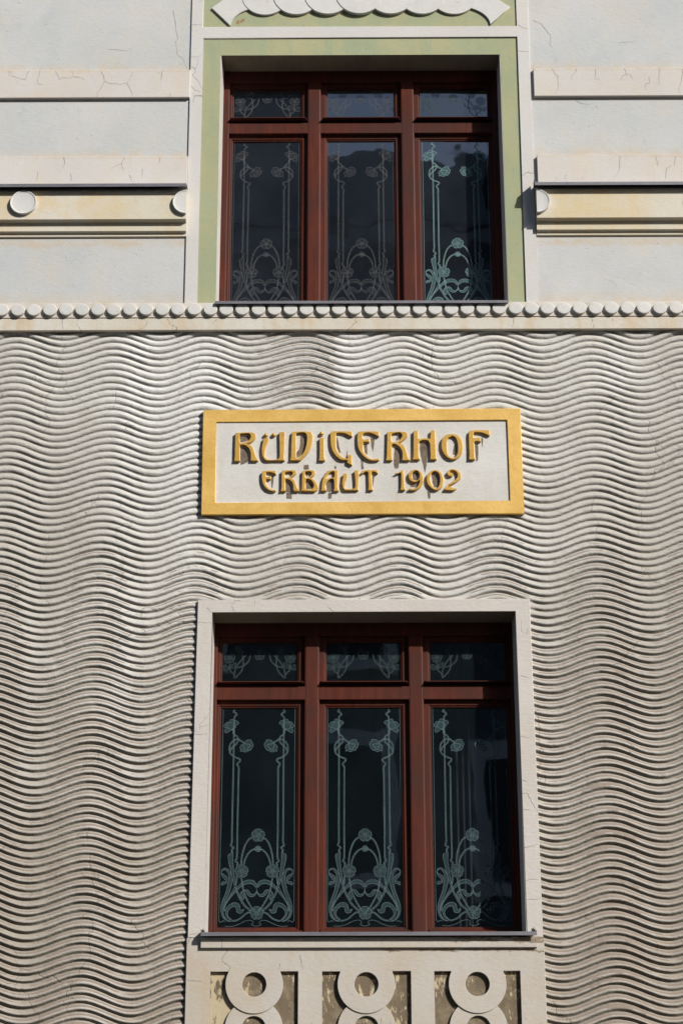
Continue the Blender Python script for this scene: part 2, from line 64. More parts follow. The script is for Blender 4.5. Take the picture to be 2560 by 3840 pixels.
CRACKS=[[-0.0174,[[-2.4312,10.4986],[-2.4486,10.4722],[-2.4566,10.4355],[-2.4581,10.4178],[-2.4987,10.4283],[-2.5472,10.4476],[-2.5791,10.458],[-2.5854,10.5022]]],[-0.0174,[[-2.3549,10.4983],[-2.3602,10.4571],[-2.3704,10.4131],[-2.3627,10.3837],[-2.3335,10.3748]]],[-0.0174,[[-2.2409,10.4963],[-2.2157,10.4417],[-2.2109,10.4197],[-2.1819,10.4387],[-2.1565,10.4297],[-2.1095,10.4413],[-2.1183,10.4958]]],[-0.0174,[[-2.1095,10.4413],[-2.0593,10.4367],[-2.034,10.4292],[-2.027,10.4116]]],[-0.0174,[[-1.904,10.4875],[-1.8846,10.4403],[-1.8769,10.4036],[-1.8449,10.3858],[-1.7824,10.3812],[-1.7633,10.3708],[-1.7141,10.3911],[-1.6904,10.4248],[-1.6726,10.4864]]],[-0.0174,[[-1.8767,10.3992],[-1.9054,10.3378],[-1.9263,10.3014],[-1.9274,10.2678]]],[-0.0174,[[-1.7115,10.3882],[-1.6872,10.3368],[-1.6697,10.3002],[-1.6661,10.2667]]],[-0.0174,[[-1.4576,10.4899],[-1.4603,10.4531],[-1.4639,10.4091]]],[-0.0174,[[-1.3908,10.299],[-1.3898,10.2626]]],[-0.0194,[[-2.1467,9.758],[-2.135,9.7182],[-2.1431,9.6828],[-2.1473,9.6687]]],[-0.0194,[[-1.7055,9.7562],[-1.7256,9.7023],[-1.7979,9.6672]]],[-0.0194,[[-1.7255,9.6995],[-1.7112,9.6457]]],[-0.0194,[[-1.4487,9.7551],[-1.4557,9.7012]]],[-0.0194,[[-1.5733,9.6592],[-1.5743,9.5816]]],[-0.0194,[[-2.327,9.6341],[-2.3282,9.5635]]],[-0.0194,[[-2.0899,9.619],[-2.0808,9.5555]]],[-0.0194,[[-1.6671,9.6102],[-1.6479,9.5537]]],[0.0116,[[-1.3941,11.0396],[-1.376,10.9338],[-1.3675,10.8586],[-1.3507,10.7986],[-1.3676,10.7688],[-1.3537,10.6793],[-1.3555,10.6525],[-1.3104,10.6122],[-1.2729,10.5188]]],[0.0116,[[-1.8603,10.6964],[-1.7975,10.6991],[-1.7466,10.6855],[-1.6907,10.7061]]],[-0.0003,[[-1.2547,10.6262],[-1.1968,10.6229],[-1.1684,10.6436]]],[-0.0003,[[-1.2446,10.3754],[-1.2086,10.3314],[-1.1709,10.321]]],[-0.0003,[[-1.2604,10.9024],[-1.1746,10.9096]]],[-0.0174,[[1.4079,10.4952],[1.428,10.4504],[1.4535,10.4257],[1.4409,10.4169],[1.4481,10.3612],[1.4416,10.3168],[1.4164,10.2747]]],[-0.0174,[[1.5835,10.4944],[1.5787,10.4721],[1.5507,10.4387],[1.5425,10.3997]]],[-0.0174,[[1.7239,10.4938],[1.7248,10.4513],[1.7144,10.4101],[1.75,10.4021]]],[-0.0174,[[1.9376,10.4962],[1.946,10.4761],[1.9473,10.4459],[1.9819,10.4368],[1.9925,10.4033]]],[-0.0174,[[1.9473,10.4459],[1.9153,10.4315],[1.9067,10.3925]]],[-0.0174,[[2.1966,10.4951],[2.1888,10.4415],[2.184,10.358]]],[-0.0174,[[2.3643,10.491],[2.3548,10.4129],[2.3365,10.3462],[2.3257,10.324],[2.3279,10.2819]]],[-0.0174,[[2.114,10.4251],[2.1156,10.3694],[2.0822,10.364],[2.0823,10.314]]],[-0.0194,[[1.8664,9.7479],[1.8599,9.7124],[1.8591,9.6586],[1.8424,9.605],[1.8158,9.573],[1.8104,9.5569]]],[-0.0194,[[2.1227,9.749],[2.1333,9.6897],[2.1392,9.6628]]],[-0.0194,[[2.2718,9.7484],[2.2602,9.7107],[2.253,9.6677]]],[-0.0194,[[2.2297,9.6678],[2.1959,9.6464],[2.1835,9.5607]]],[-0.0194,[[1.4733,9.5958],[1.4616,9.5584]]],[0.0116,[[1.2863,10.9401],[1.3429,10.9113],[1.37,10.8655],[1.4062,10.8083],[1.4097,10.7742],[1.3981,10.7232],[1.4214,10.7061]]],[0.0116,[[1.9105,10.7402],[1.9682,10.7468],[2.0353,10.7487]]],[0.0116,[[1.5733,10.2354],[1.629,10.213],[1.676,10.2073]]],[-0.0003,[[1.1611,10.6653],[1.2086,10.6571],[1.2448,10.657]]],[-0.0003,[[1.1735,10.898],[1.206,10.867],[1.2491,10.8634]]],[-0.0129,[[1.0648,8.4577],[1.0579,8.4348],[1.0594,8.4082],[1.0507,8.387],[1.049,8.3647]]],[-0.0129,[[1.6067,8.436],[1.6093,8.4104]]],[-0.0129,[[1.6171,8.3934],[1.6177,8.3658]]],[-0.0129,[[1.7509,8.4407],[1.7544,8.4168]]],[-0.0129,[[-2.0922,8.4462],[-2.094,8.4089],[-2.0835,8.3651]]],[-0.0129,[[-1.0155,8.4422],[-1.0283,8.4316],[-1.042,8.4011]]],[-0.0129,[[-1.3154,8.4061],[-1.3236,8.3623]]],[-0.0003,[[1.0027,5.4253],[1.0361,5.4182],[1.0833,5.4167]]],[-0.0003,[[1.0065,5.1346],[1.0396,5.1243]]],[-0.0003,[[1.0067,4.94],[1.0532,4.9365]]],[-0.0003,[[1.0084,4.6938],[1.0383,4.6971],[1.095,4.7137]]],[-0.0003,[[1.0144,4.4807],[1.0509,4.4905],[1.0901,4.4871]]],[-0.0003,[[1.0136,4.3619],[1.0988,4.365]]],[-0.0003,[[-1.0914,6.208],[-1.0722,6.2127],[-1.0495,6.2041],[-1.0055,6.203]]],[-0.0003,[[-1.096,5.4431],[-1.0673,5.4408],[-1.0067,5.4452]]],[-0.0003,[[-1.0339,6.3101],[-1.0223,6.2934],[-1.0016,6.2752]]],[-0.0003,[[-0.7216,6.3618],[-0.7188,6.3283]]],[-0.0003,[[-1.0973,4.1453],[-1.0707,4.1516],[-1.0338,4.1541]]],[-0.0003,[[-1.1028,3.8665],[-1.0699,3.8627],[-1.0129,3.8563]]],[-0.0003,[[-0.4076,4.0171],[-0.3979,3.9792],[-0.3881,3.9289]]],[-0.0003,[[-0.5308,3.9669],[-0.5349,3.9292]]]]
RUST=[[[-0.9207,10.9168],[-0.9191,10.9409],[-0.9077,10.9577],[-0.899,10.9528],[-0.8997,10.9348],[-0.9055,10.9179]],[[-0.8937,10.9359],[-0.8849,10.9558],[-0.8724,10.9696],[-0.8586,10.9587],[-0.8619,10.9466],[-0.877,10.9359],[-0.8895,10.9287]]]

# ------------------------------------------------------------ materials
MATS = {}
def newmat(name):
    m = bpy.data.materials.new(name)
    m.use_nodes = True
    nt = m.node_tree
    for n in list(nt.nodes): nt.nodes.remove(n)
    out = nt.nodes.new("ShaderNodeOutputMaterial")
    return m, nt, out
class NB:
    """small helper that strings shader nodes together"""
    def __init__(s, nt): s.nt = nt
    def n(s, t, **k):
        x = s.nt.nodes.new(t)
        for a, b in k.items(): setattr(x, a, b)
        return x
    def l(s, a, b): s.nt.links.new(a, b)
    def pos(s):
        return s.n("ShaderNodeNewGeometry").outputs['Position']
    def scale(s, v, xyz):
        m = s.n("ShaderNodeVectorMath", operation='MULTIPLY'); s.l(v, m.inputs[0]); m.inputs[1].default_value = xyz
        return m.outputs[0]
    def noise(s, v, sc, detail=4, rough=.55, out='Fac', dist=0):
        m = s.n("ShaderNodeTexNoise"); s.l(v, m.inputs['Vector'])
        m.inputs['Scale'].default_value = sc; m.inputs['Detail'].default_value = detail
        m.inputs['Roughness'].default_value = rough; m.inputs['Distortion'].default_value = dist
        return m.outputs[out]
    def ramp(s, f, a, b, c0=(0, 0, 0, 1), c1=(1, 1, 1, 1), ease='LINEAR'):
        m = s.n("ShaderNodeValToRGB"); s.l(f, m.inputs[0]); m.color_ramp.interpolation = ease
        m.color_ramp.elements[0].position = a; m.color_ramp.elements[1].position = b
        m.color_ramp.elements[0].color = c0; m.color_ramp.elements[1].color = c1
        return m.outputs[0]
    def mapr(s, f, a, b, c=0, d=1):
        m = s.n("ShaderNodeMapRange"); s.l(f, m.inputs[0])
        for i, v in enumerate((a, b, c, d)): m.inputs[i+1].default_value = v
        return m.outputs[0]
    def math(s, op, a, b=None):
        m = s.n("ShaderNodeMath", operation=op)
        for i, v in enumerate((a, b)):
            if v is None: continue
            if isinstance(v, (int, float)): m.inputs[i].default_value = v
            else: s.l(v, m.inputs[i])
        return m.outputs[0]
    def mix(s, f, a, b, mode='MIX'):
        m = s.n("ShaderNodeMix", data_type='RGBA', blend_type=mode)
        for sock, v in ((m.inputs[0], f), (m.inputs[6], a), (m.inputs[7], b)):
            if isinstance(v, (int, float)): sock.default_value = v
            elif isinstance(v, tuple): sock.default_value = (*v, 1) if len(v) == 3 else v
            else: s.l(v, sock)
        return m.outputs[2]
    def bump(s, h, strength, dist=.002, normal=None):
        m = s.n("ShaderNodeBump"); s.l(h, m.inputs['Height'])
        m.inputs['Strength'].default_value = strength; m.inputs['Distance'].default_value = dist
        if normal: s.l(normal, m.inputs['Normal'])
        return m.outputs[0]
    def bsdf(s, color, rough=.8, metal=0., spec=.3, normal=None):
        b = s.n("ShaderNodeBsdfPrincipled")
        for sock, v in ((b.inputs['Base Color'], color), (b.inputs['Roughness'], rough), (b.inputs['Metallic'], metal), (b.inputs['Specular IOR Level'], spec)):
            if isinstance(v, (int, float)): sock.default_value = v
            elif isinstance(v, tuple): sock.default_value = (*v, 1)
            else: s.l(v, sock)
        if normal: s.l(normal, b.inputs['Normal'])
        return b.outputs[0]

def crack_mask(B, P, scale, width, seed, keep=.55, keep_scale=.9):
    """thin wandering crack lines: cell borders of a distorted Voronoi, kept only in places"""
    off = B.n("ShaderNodeVectorMath", operation='ADD'); B.l(P, off.inputs[0]); off.inputs[1].default_value = (seed, seed*.37, seed*1.7)
    warp = B.noise(off.outputs[0], 4.5, 3.5, .55, 'Color')
    w2 = B.n("ShaderNodeVectorMath", operation='SCALE'); B.l(warp, w2.inputs[0]); w2.inputs['Scale'].default_value = .34
    ad = B.n("ShaderNodeVectorMath", operation='ADD'); B.l(off.outputs[0], ad.inputs[0]); B.l(w2.outputs[0], ad.inputs[1])
    flat = B.scale(ad.outputs[0], (1.25, .0, .8))
    v = B.n("ShaderNodeTexVoronoi", feature='DISTANCE_TO_EDGE'); B.l(flat, v.inputs['Vector']); v.inputs['Scale'].default_value = scale
    line = B.mapr(v.outputs['Distance'], 0, width*1.5, 1, 0)
    k = B.ramp(B.noise(off.outputs[0], keep_scale*2, 3, .6), keep, keep+.05)
    return B.math('MULTIPLY', line, k)

def plaster(name, c1, c2, stain=(.5, .36, .2), stain_amt=.25, cracks=.8, crack_scale=1.6, bump=.5, grey=None, pits=.5, seed=0., streak=.4):
    m, nt, out = newmat(name); B = NB(nt)
    P = B.pos()
    off = B.n("ShaderNodeVectorMath", operation='ADD'); B.l(P, off.inputs[0]); off.inputs[1].default_value = (seed, 0, seed*2)
    Q = off.outputs[0]
    col = B.mix(B.ramp(B.noise(Q, 1.3, 5, .6), .36, .66), c1, c2)
    if grey: col = B.mix(B.ramp(B.noise(Q, 3.7, 5, .65), .5, .78), col, grey)
    st = B.noise(B.scale(Q, (5.5, 1, .9)), 1.6, 6, .7)
    blot = B.noise(Q, 2.3, 6, .7)
    sm = B.math('MULTIPLY', B.ramp(blot, .48, .75), stain_amt)
    col = B.mix(sm, col, stain)
    sm2 = B.math('MULTIPLY', B.ramp(st, .5, .8), stain_amt*streak*2)
    col = B.mix(sm2, col, stain)
    fine = B.noise(Q, 60, 8, .75)
    col = B.mix(.35, col, B.ramp(fine, .2, .8, (.55, .55, .55, 1), (1.25, 1.25, 1.25, 1)), 'MULTIPLY') if False else B.mix(B.math('MULTIPLY', B.ramp(fine, .42, .75), .22), col, tuple(x*.72 for x in c1))
    pit = B.ramp(B.noise(B.scale(Q, (1, 1, 1.6)), 34, 3, .5), .72, .76)
    col = B.mix(B.math('MULTIPLY', pit, pits), col, tuple(x*.35 for x in c1))
    cm = crack_mask(B, P, crack_scale, .006, seed+3.1)
    cm2 = crack_mask(B, P, crack_scale*2.3, .008, seed+9.4, .62, 1.5)
    cr = B.math('MULTIPLY', B.math('MAXIMUM', cm, B.math('MULTIPLY', cm2, .6)), cracks)
    col = B.mix(cr, col, tuple(x*.32 for x in c1))
    h1 = B.noise(B.scale(Q, (1, 1, 1.8)), 26, 7, .62)
    h2 = B.noise(Q, 150, 4, .6)
    hh = B.math('ADD', B.math('MULTIPLY', h1, 1.0), B.math('MULTIPLY', h2, .25))
    hh = B.math('SUBTRACT', hh, B.math('MULTIPLY', cr, 1.2))
    hh = B.math('SUBTRACT', hh, B.math('MULTIPLY', pit, .5))
    nb = B.bump(hh, bump, .004)
    B.l(B.bsdf(col, .88, 0, .2, nb), out.inputs[0])
    MATS[name] = m
    if name in ('wall_plaster', 'band_plaster', 'ledge_plaster'):
        # rain carries rust-coloured dirt along the top edges of the bands and down from the beads
        sp = B.n("ShaderNodeSeparateXYZ"); B.l(P, sp.inputs[0]); Z_ = sp.outputs[2]
        wv_ = B.math('MULTIPLY', B.math('SUBTRACT', B.noise(B.scale(P, (1, 1, .2)), 5, 5, .65), .5), .10)
        zz = B.math('ADD', Z_, wv_)
        ms = None
        for za, zb_ in ((10.503, 10.565), (9.765, 9.825), (8.57, 8.66), (9.05, 9.11)):
            k_ = B.math('MULTIPLY', B.mapr(zz, za-.03, za+.005), B.mapr(zz, za+.01, zb_+.03, 1, 0))
            ms = k_ if ms is None else B.math('MAXIMUM', ms, k_)
        if name == 'ledge_plaster': ms = B.ramp(B.noise(B.scale(P, (1, 1, .12)), 6, 5, .65), .48, .68)
        ms = B.math('MULTIPLY', ms, B.ramp(B.noise(P, 8, 6, .7), .35, .62))
        c2_ = B.mix(B.math('MULTIPLY', ms, .6), col, (.50, .38, .24))
        gr_ = B.math('MULTIPLY', B.ramp(B.noise(B.scale(P, (1, 1, .55)), 2.6, 7, .75), .56, .74), .35)
        c2_ = B.mix(gr_, c2_, (.46, .41, .33))
        for lk in list(nt.links):
            if lk.to_socket.name == 'Base Color': nt.links.remove(lk)
        for nd in nt.nodes:
            if nd.type == 'BSDF_PRINCIPLED': nt.links.new(c2_, nd.inputs['Base Color'])
    if name == 'apron_plaster':
        # flaked strips of bare brown render just under the sill and on the sill band
        sp = B.n("ShaderNodeSeparateXYZ"); B.l(P, sp.inputs[0]); X_, Z_ = sp.outputs[0], sp.outputs[2]
        fl = B.noise(B.scale(P, (.30, 1, 1.6)), 30, 7, .72); pt = B.noise(B.scale(P, (1, 1, .4)), 2.4, 3, .5)
        m1 = B.math('MULTIPLY', B.mapr(Z_, 3.985, 4.045), B.mapr(Z_, 4.056, 4.059, 1, 0))
        m1 = B.math('MULTIPLY', m1, B.mapr(X_, -.1, .15))
        m2 = B.math('MULTIPLY', B.mapr(Z_, 4.060, 4.095), B.mapr(X_, .2, .6))
        mm_ = B.math('MAXIMUM', m1, m2)
        ff = B.math('GREATER_THAN', B.math('ADD', B.math('MULTIPLY', mm_, .42), B.math('ADD', B.math('MULTIPLY', fl, .75), B.math('MULTIPLY', pt, .25))), .905)
        fl2 = B.math('GREATER_THAN', B.math('ADD', B.noise(B.scale(P, (2.6, 1, .5)), 26, 6, .7), B.math('MULTIPLY', B.mapr(Z_, 3.75, 3.55), .10)), .70)
        c2_ = B.mix(B.math('MULTIPLY', ff, .85), col, (.20, .15, .095))
        c2_ = B.mix(B.math('MULTIPLY', fl2, .6), c2_, (.24, .185, .12))
        for lk in list(nt.links):
            if lk.to_socket.name == 'Base Color': nt.links.remove(lk)
        for nd in nt.nodes:
            if nd.type == 'BSDF_PRINCIPLED': nt.links.new(c2_, nd.inputs['Base Color'])
    return m

plaster('wall_plaster', (.46, .47, .465), (.525, .52, .505), (.56, .50, .40), .5, .12, 1.0, .45, (.435, .455, .45), .6, 0)
plaster('trim_plaster', (.53, .515, .49), (.58, .56, .53), (.58, .49, .36), .3, .75, 1.7, .5, None, .4, 2.)
plaster('band_plaster', (.535, .50, .465), (.58, .55, .515), (.58, .46, .33), .5, .35, 2.4, .35, None, .3, 5.)
plaster('moulding_plaster', (.55, .50, .38), (.60, .56, .48), (.60, .43, .2), .8, .15, 1.2, .4, None, .3, 8.)
plaster('ledge_plaster', (.54, .51, .44), (.59, .56, .50), (.52, .38, .22), .75, .8, 1.9, .45, None, .4, 11., .8)
plaster('bead_back_plaster', (.56, .51, .44), (.62, .58, .51), (.25, .19, .13), .5, .3, 3, .8, None, .7, 12.)
plaster('disc_plaster', (.55, .54, .51), (.61, .595, .56), (.45, .42, .38), .35, .1, 3, .35, (.52, .52, .51), .6, 14.)
plaster('surround_plaster', (.51, .47, .43), (.56, .52, .48), (.46, .38, .28), .3, .6, 1.5, .75, None, .5, 17.)
plaster('reveal_plaster', (.50, .47, .43), (.56, .53, .49), (.3, .25, .18), .4, .3, 1.5, .5, None, .4, 19.)
plaster('soffit_plaster', (.24, .20, .145), (.33, .28, .20), (.14, .1, .06), .5, .1, 1.5, .4, None, .4, 20.)  # reveal plaster toned darker and browner: dirt plus painted shade under the lintel
plaster('apron_plaster', (.45, .41, .355), (.50, .465, .42), (.45, .33, .19), .55, .7, 1.8, .55, None, .6, 23.)
plaster('sign_board_plaster', (.53, .515, .48), (.59, .575, .54), (.44, .37, .28), .45, .0, 1.5, .6, None, .3, 27.)
plaster('green_paint', (.325, .335, .20), (.39, .37, .215), (.255, .32, .215), .7, .12, 1.1, .35, (.30, .35, .24), .5, 31., .7)

def gold_mat(name, c1, c2, c3, metal, rough, bump):
    m, nt, out = newmat(name); B = NB(nt); P = B.pos()
    col = B.mix(B.ramp(B.noise(P, 4, 6, .7), .38, .64), c1, c2)
    col = B.mix(B.math('MULTIPLY', B.ramp(B.noise(B.scale(P, (1, 1, 3)), 14, 6, .7), .55, .75), .6), col, c3)
    col = B.mix(B.math('MULTIPLY', B.ramp(B.noise(P, 90, 4, .6), .62, .7), .4), col, tuple(x*.5 for x in c1))
    nb = B.bump(B.noise(P, 75, 6, .65), bump, .003)
    nb = B.bump(B.noise(B.scale(P, (.3, 1, 1)), 60, 4, .6), bump*.6, .003, nb)
    B.l(B.bsdf(col, rough, metal, .5, nb), out.inputs[0]); MATS[name] = m
gold_mat('gold_frame', (.58, .345, .07), (.70, .44, .12), (.47, .28, .08), .18, .48, .55)
gold_mat('gold_letter', (.52, .30, .055), (.62, .375, .085), (.34, .19, .04), .3, .42, .35)

def wood_mat():
    m, nt, out = newmat('red_wood'); B = NB(nt); P = B.pos()
    g = B.noise(B.scale(P, (12, 12, 1.0)), 3, 6, .6)
    col = B.mix(B.ramp(g, .3, .7), (.056, .013, .0075), (.108, .024, .012))
    col = B.mix(B.ramp(B.noise(P, 2.1, 4, .6), .4, .7), col, (.052, .020, .015))
    sc = B.ramp(B.noise(B.scale(P, (1, 1, .35)), 21, 5, .7), .69, .72)
    col = B.mix(B.math('MULTIPLY', sc, .6), col, (.06, .02, .015))
    dust = B.ramp(B.noise(P, 40, 6, .8), .6, .85)
    col = B.mix(B.math('MULTIPLY', dust, .10), col, (.2, .13, .11))
    nb = B.bump(g, .25, .002)
    B.l(B.bsdf(col, .55, 0, .14, nb), out.inputs[0]); MATS['red_wood'] = m
wood_mat()

def metal_mat():
    m, nt, out = newmat('zinc_sheet'); B = NB(nt); P = B.pos()
    col = B.mix(B.ramp(B.noise(B.scale(P, (1, 1, 4)), 7, 6, .7), .3, .7), (.135, .13, .145), (.20, .195, .21))
    col = B.mix(B.ramp(B.noise(P, 45, 4, .7), .62, .75), col, (.27, .26, .25))
    B.l(B.bsdf(col, .55, .35, .4, B.bump(B.noise(P, 20, 4), .15, .002)), out.inputs[0]); MATS['zinc_sheet'] = m
metal_mat()

def simple(name, col, rough=.8, metal=0., var=.2, sc=3, bump=.2):
    m, nt, out = newmat(name); B = NB(nt); P = B.pos()
    c = B.mix(B.ramp(B.noise(P, sc, 6, .65), .3, .7), tuple(x*(1-var) for x in col), tuple(x*(1+var) for x in col))
    B.l(B.bsdf(c, rough, metal, .3, B.bump(B.noise(P, sc*9, 5), bump, .003)), out.inputs[0]); MATS[name] = m
simple('drip_grime', (.155, .12, .09), .95, 0, .4, 40)
simple('grime_black', (.03, .027, .025), .95)
simple('grime_crack', (.22, .175, .14), .95)
simple('rust', (.30, .19, .085), .95)
simple('room_dark', (.10, .125, .135), .95)
simple('curtain_cloth', (.16, .16, .19), .95)
simple('asphalt', (.04, .04, .042), .9, 0, .25, 4)
simple('paving', (.075, .072, .068), .9, 0, .2, 2)
simple('ground_earth', (.05, .048, .042), .95)
simple('opposite_stucco', (.14, .155, .19), .95, 0, .15, 1)
simple('opposite_pale_stucco', (.75, .8, .85), .95, 0, .15, 1)
simple('opposite_roof', (.08, .06, .055), .9, 0, .3, 3)
simple('opposite_window', (.03, .035, .045), .15)
simple('plinth_stone', (.36, .34, .31), .9, 0, .15, 2)

def recess_mat():
    m, nt, out = newmat('weathered_recess'); B = NB(nt); P = B.pos()
    br = B.mix(B.ramp(B.noise(P, 6, 6, .7), .3, .7), (.12, .09, .06), (.19, .15, .10))
    br = B.mix(B.ramp(B.noise(P, 14, 5, .7), .5, .8), br, (.29, .235, .155))
    flake = B.noise(B.scale(P, (3.2, 1, 1)), 14, 6, .7)
    big = B.noise(P, 2.6, 3, .5)
    f = B.ramp(B.math('ADD', B.math('MULTIPLY', flake, .7), B.math('MULTIPLY', big, .55)), .665, .70)
    col = B.mix(f, br, (.46, .38, .25))
    nb = B.bump(B.math('ADD', f, B.noise(P, 50, 5)), .5, .004)
    B.l(B.bsdf(col, .9, 0, .2, nb), out.inputs[0]); MATS['weathered_recess'] = m
recess_mat()

def relief_mat():
    m, nt, out = newmat('relief_plaster'); B = NB(nt); P = B.pos()
    sep = B.n("ShaderNodeSeparateXYZ"); B.l(P, sep.inputs[0])
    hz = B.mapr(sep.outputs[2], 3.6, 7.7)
    uv = B.n("ShaderNodeUVMap"); uv.uv_map = 'across'
    su = B.n("ShaderNodeSeparateXYZ"); B.l(uv.outputs[0], su.inputs[0])
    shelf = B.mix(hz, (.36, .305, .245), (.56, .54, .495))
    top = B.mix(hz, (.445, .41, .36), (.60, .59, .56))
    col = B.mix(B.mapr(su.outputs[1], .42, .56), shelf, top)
    vs_ = B.noise(B.scale(P, (2.2, 1, .28)), 1.5, 4, .6)
    col = B.mix(B.math('MULTIPLY', B.ramp(vs_, .5, .72), .4), col, (.63, .63, .61))
    side = B.mapr(B.math('ABSOLUTE', B.math('ADD', sep.outputs[0], .25)), 1.2, 2.3)  # painted vignette: the relief is toned darker towards its outer sides
    pale = B.math('MULTIPLY', B.mapr(sep.outputs[0], -1.85, -1.45), B.mapr(sep.outputs[0], -1.15, -.75, 1, 0))
    pale2 = B.math('MULTIPLY', B.mapr(sep.outputs[0], -.19, -.12), B.mapr(sep.outputs[0], .0, .25, 1, 0))
    pale = B.math('MULTIPLY', B.math('MAXIMUM', pale, pale2), B.math('MULTIPLY', B.mapr(sep.outputs[2], 6.0, 7.6), B.mapr(B.noise(B.scale(P, (1, 1, .3)), 3, 4, .6), .3, .6)))
    soot_vig_n = B.ramp(B.math('ADD', B.noise(P, .9, 4, .6), B.math('SUBTRACT', B.math('MULTIPLY', side, .24), B.math('MULTIPLY', pale, .2))), .42, .70)
    soot_vig = B.math('MULTIPLY', soot_vig_n, B.mapr(hz, 0, 1, .68, .34))
    col = B.mix(soot_vig, col, (.27, .235, .19))
    col = B.mix(B.math('MULTIPLY', pale, .55), col, (.70, .70, .68))
    col = B.mix(B.math('MULTIPLY', B.ramp(B.noise(P, 1.7, 5, .6), .5, .75), .2), col, (.57, .56, .535))
    col = B.mix(B.math('MULTIPLY', B.ramp(B.noise(P, 4.5, 6, .7), .52, .8), .35), col, (.45, .36, .26))
    at = B.n("ShaderNodeAttribute"); at.attribute_name = 'wash'
    n1 = B.noise(B.scale(P, (1.2, 1, 7)), 5.5, 7, .72)
    n2 = B.noise(B.scale(P, (2.5, 1, 5)), 30, 4, .7)
    vv = B.math('ADD', su.outputs[1], B.math('MULTIPLY', B.math('SUBTRACT', n2, .5), .10))
    lo = B.mapr(vv, .16, .20); hi = B.mapr(vv, .42, .47, 1, 0)
    band = B.math('MULTIPLY', lo, hi)
    f = B.math('GREATER_THAN', B.math('ADD', B.math('MULTIPLY', band, .55), B.math('ADD', B.math('MULTIPLY', at.outputs['Fac'], .75), B.math('MULTIPLY', n1, .8))), 1.33)
    col = B.mix(B.math('MULTIPLY', f, .8), col, (.235, .185, .15))
    # ridge undersides and valleys painted darker: grime plus the shade of the grooves
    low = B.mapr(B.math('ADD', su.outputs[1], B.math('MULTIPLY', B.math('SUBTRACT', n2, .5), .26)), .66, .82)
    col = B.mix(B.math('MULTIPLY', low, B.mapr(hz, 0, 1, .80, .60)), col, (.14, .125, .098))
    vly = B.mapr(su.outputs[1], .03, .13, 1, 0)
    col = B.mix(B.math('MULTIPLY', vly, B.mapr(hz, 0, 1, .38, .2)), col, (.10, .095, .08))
    cr = B.math('MAXIMUM', crack_mask(B, P, 1.5, .0035, 41., .52), crack_mask(B, P, 3.2, .005, 57., .62))
    col = B.mix(B.math('MULTIPLY', cr, .4), col, (.17, .14, .11))
    h1 = B.noise(B.scale(P, (.55, 1, 1.9)), 38, 7, .65)
    h2 = B.noise(B.scale(P, (.7, 1, 1.2)), 120, 4, .6)
    hh = B.math('SUBTRACT', B.math('MULTIPLY', B.math('ADD', h1, B.math('MULTIPLY', h2, .3)), B.math('ADD', .7, B.math('MULTIPLY', low, 1.1))), B.math('MULTIPLY', cr, .5))
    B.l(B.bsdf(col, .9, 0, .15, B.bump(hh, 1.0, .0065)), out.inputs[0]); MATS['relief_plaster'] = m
relief_mat()

def glass_mat(name, tint, wob, dust, haze_fac, refl):
    m, nt, out = newmat(name); B = NB(nt); P = B.pos()
    fr = B.n("ShaderNodeFresnel"); fr.inputs[0].default_value = 1.62
    nb = B.bump(B.noise(B.scale(P, (1, 1, .8)), 3.2, 1.5, .4), wob, .03)
    B.l(nb, fr.inputs['Normal'])
    tr = B.n("ShaderNodeBsdfTransparent"); tr.inputs[0].default_value = (*tint, 1)
    gl = B.n("ShaderNodeBsdfGlossy"); gl.inputs['Roughness'].default_value = .015; B.l(nb, gl.inputs['Normal'])
    mx = B.n("ShaderNodeMixShader"); B.l(B.math('MULTIPLY', fr.outputs[0], refl), mx.inputs[0]); B.l(tr.outputs[0], mx.inputs[1]); B.l(gl.outputs[0], mx.inputs[2])
    dd = B.n("ShaderNodeBsdfDiffuse"); dd.inputs[0].default_value = (*dust, 1)  # dust colour; in old_glass_blue it also holds light from the sky-lit houses
    m2 = B.n("ShaderNodeMixShader"); B.l(B.mapr(B.noise(P, 2.2, 5, .6), .3, .75, haze_fac*.55, haze_fac*1.5), m2.inputs[0]); B.l(mx.outputs[0], m2.inputs[1]); B.l(dd.outputs[0], m2.inputs[2])
    B.l(m2.outputs[0], out.inputs[0]); MATS[name] = m
glass_mat('old_glass', (.55, .6, .62), .035, (.20, .31, .34), .017, 1.2)
glass_mat('old_glass_blue', (.5, .55, .6), .075, (.28, .33, .42), .032, 2.4)  # dust film tinted blue: light from the sky-lit houses put into its colour
def etch_mat(name, col, f):
    m, nt, out = newmat(name); B = NB(nt); P = B.pos()
    tr = B.n("ShaderNodeBsdfTransparent")
    d = B.n("ShaderNodeBsdfDiffuse"); d.inputs[0].default_value = (*col, 1)
    mx = B.n("ShaderNodeMixShader")
    B.l(B.mapr(B.noise(P, 9, 3), .3, .7, f*.8, f*1.15), mx.inputs[0]); B.l(tr.outputs[0], mx.inputs[1]); B.l(d.outputs[0], mx.inputs[2])
    B.l(mx.outputs[0], out.inputs[0]); MATS[name] = m
etch_mat('etched_line', (.165, .235, .235), .68)
etch_mat('etched_fill', (.08, .13, .145), .3)
etch_mat('etched_line_bright', (.27, .40, .39), .8)
etch_mat('etched_fill_bright', (.12, .21, .225), .42)
etch_mat('etched_line_dim', (.10, .14, .14), .6)
etch_mat('etched_fill_dim', (.05, .075, .08), .25)
etch_mat('etched_line_faint', (.18, .19, .19), .5)
etch_mat('etched_fill_faint', (.07, .075, .085), .2)

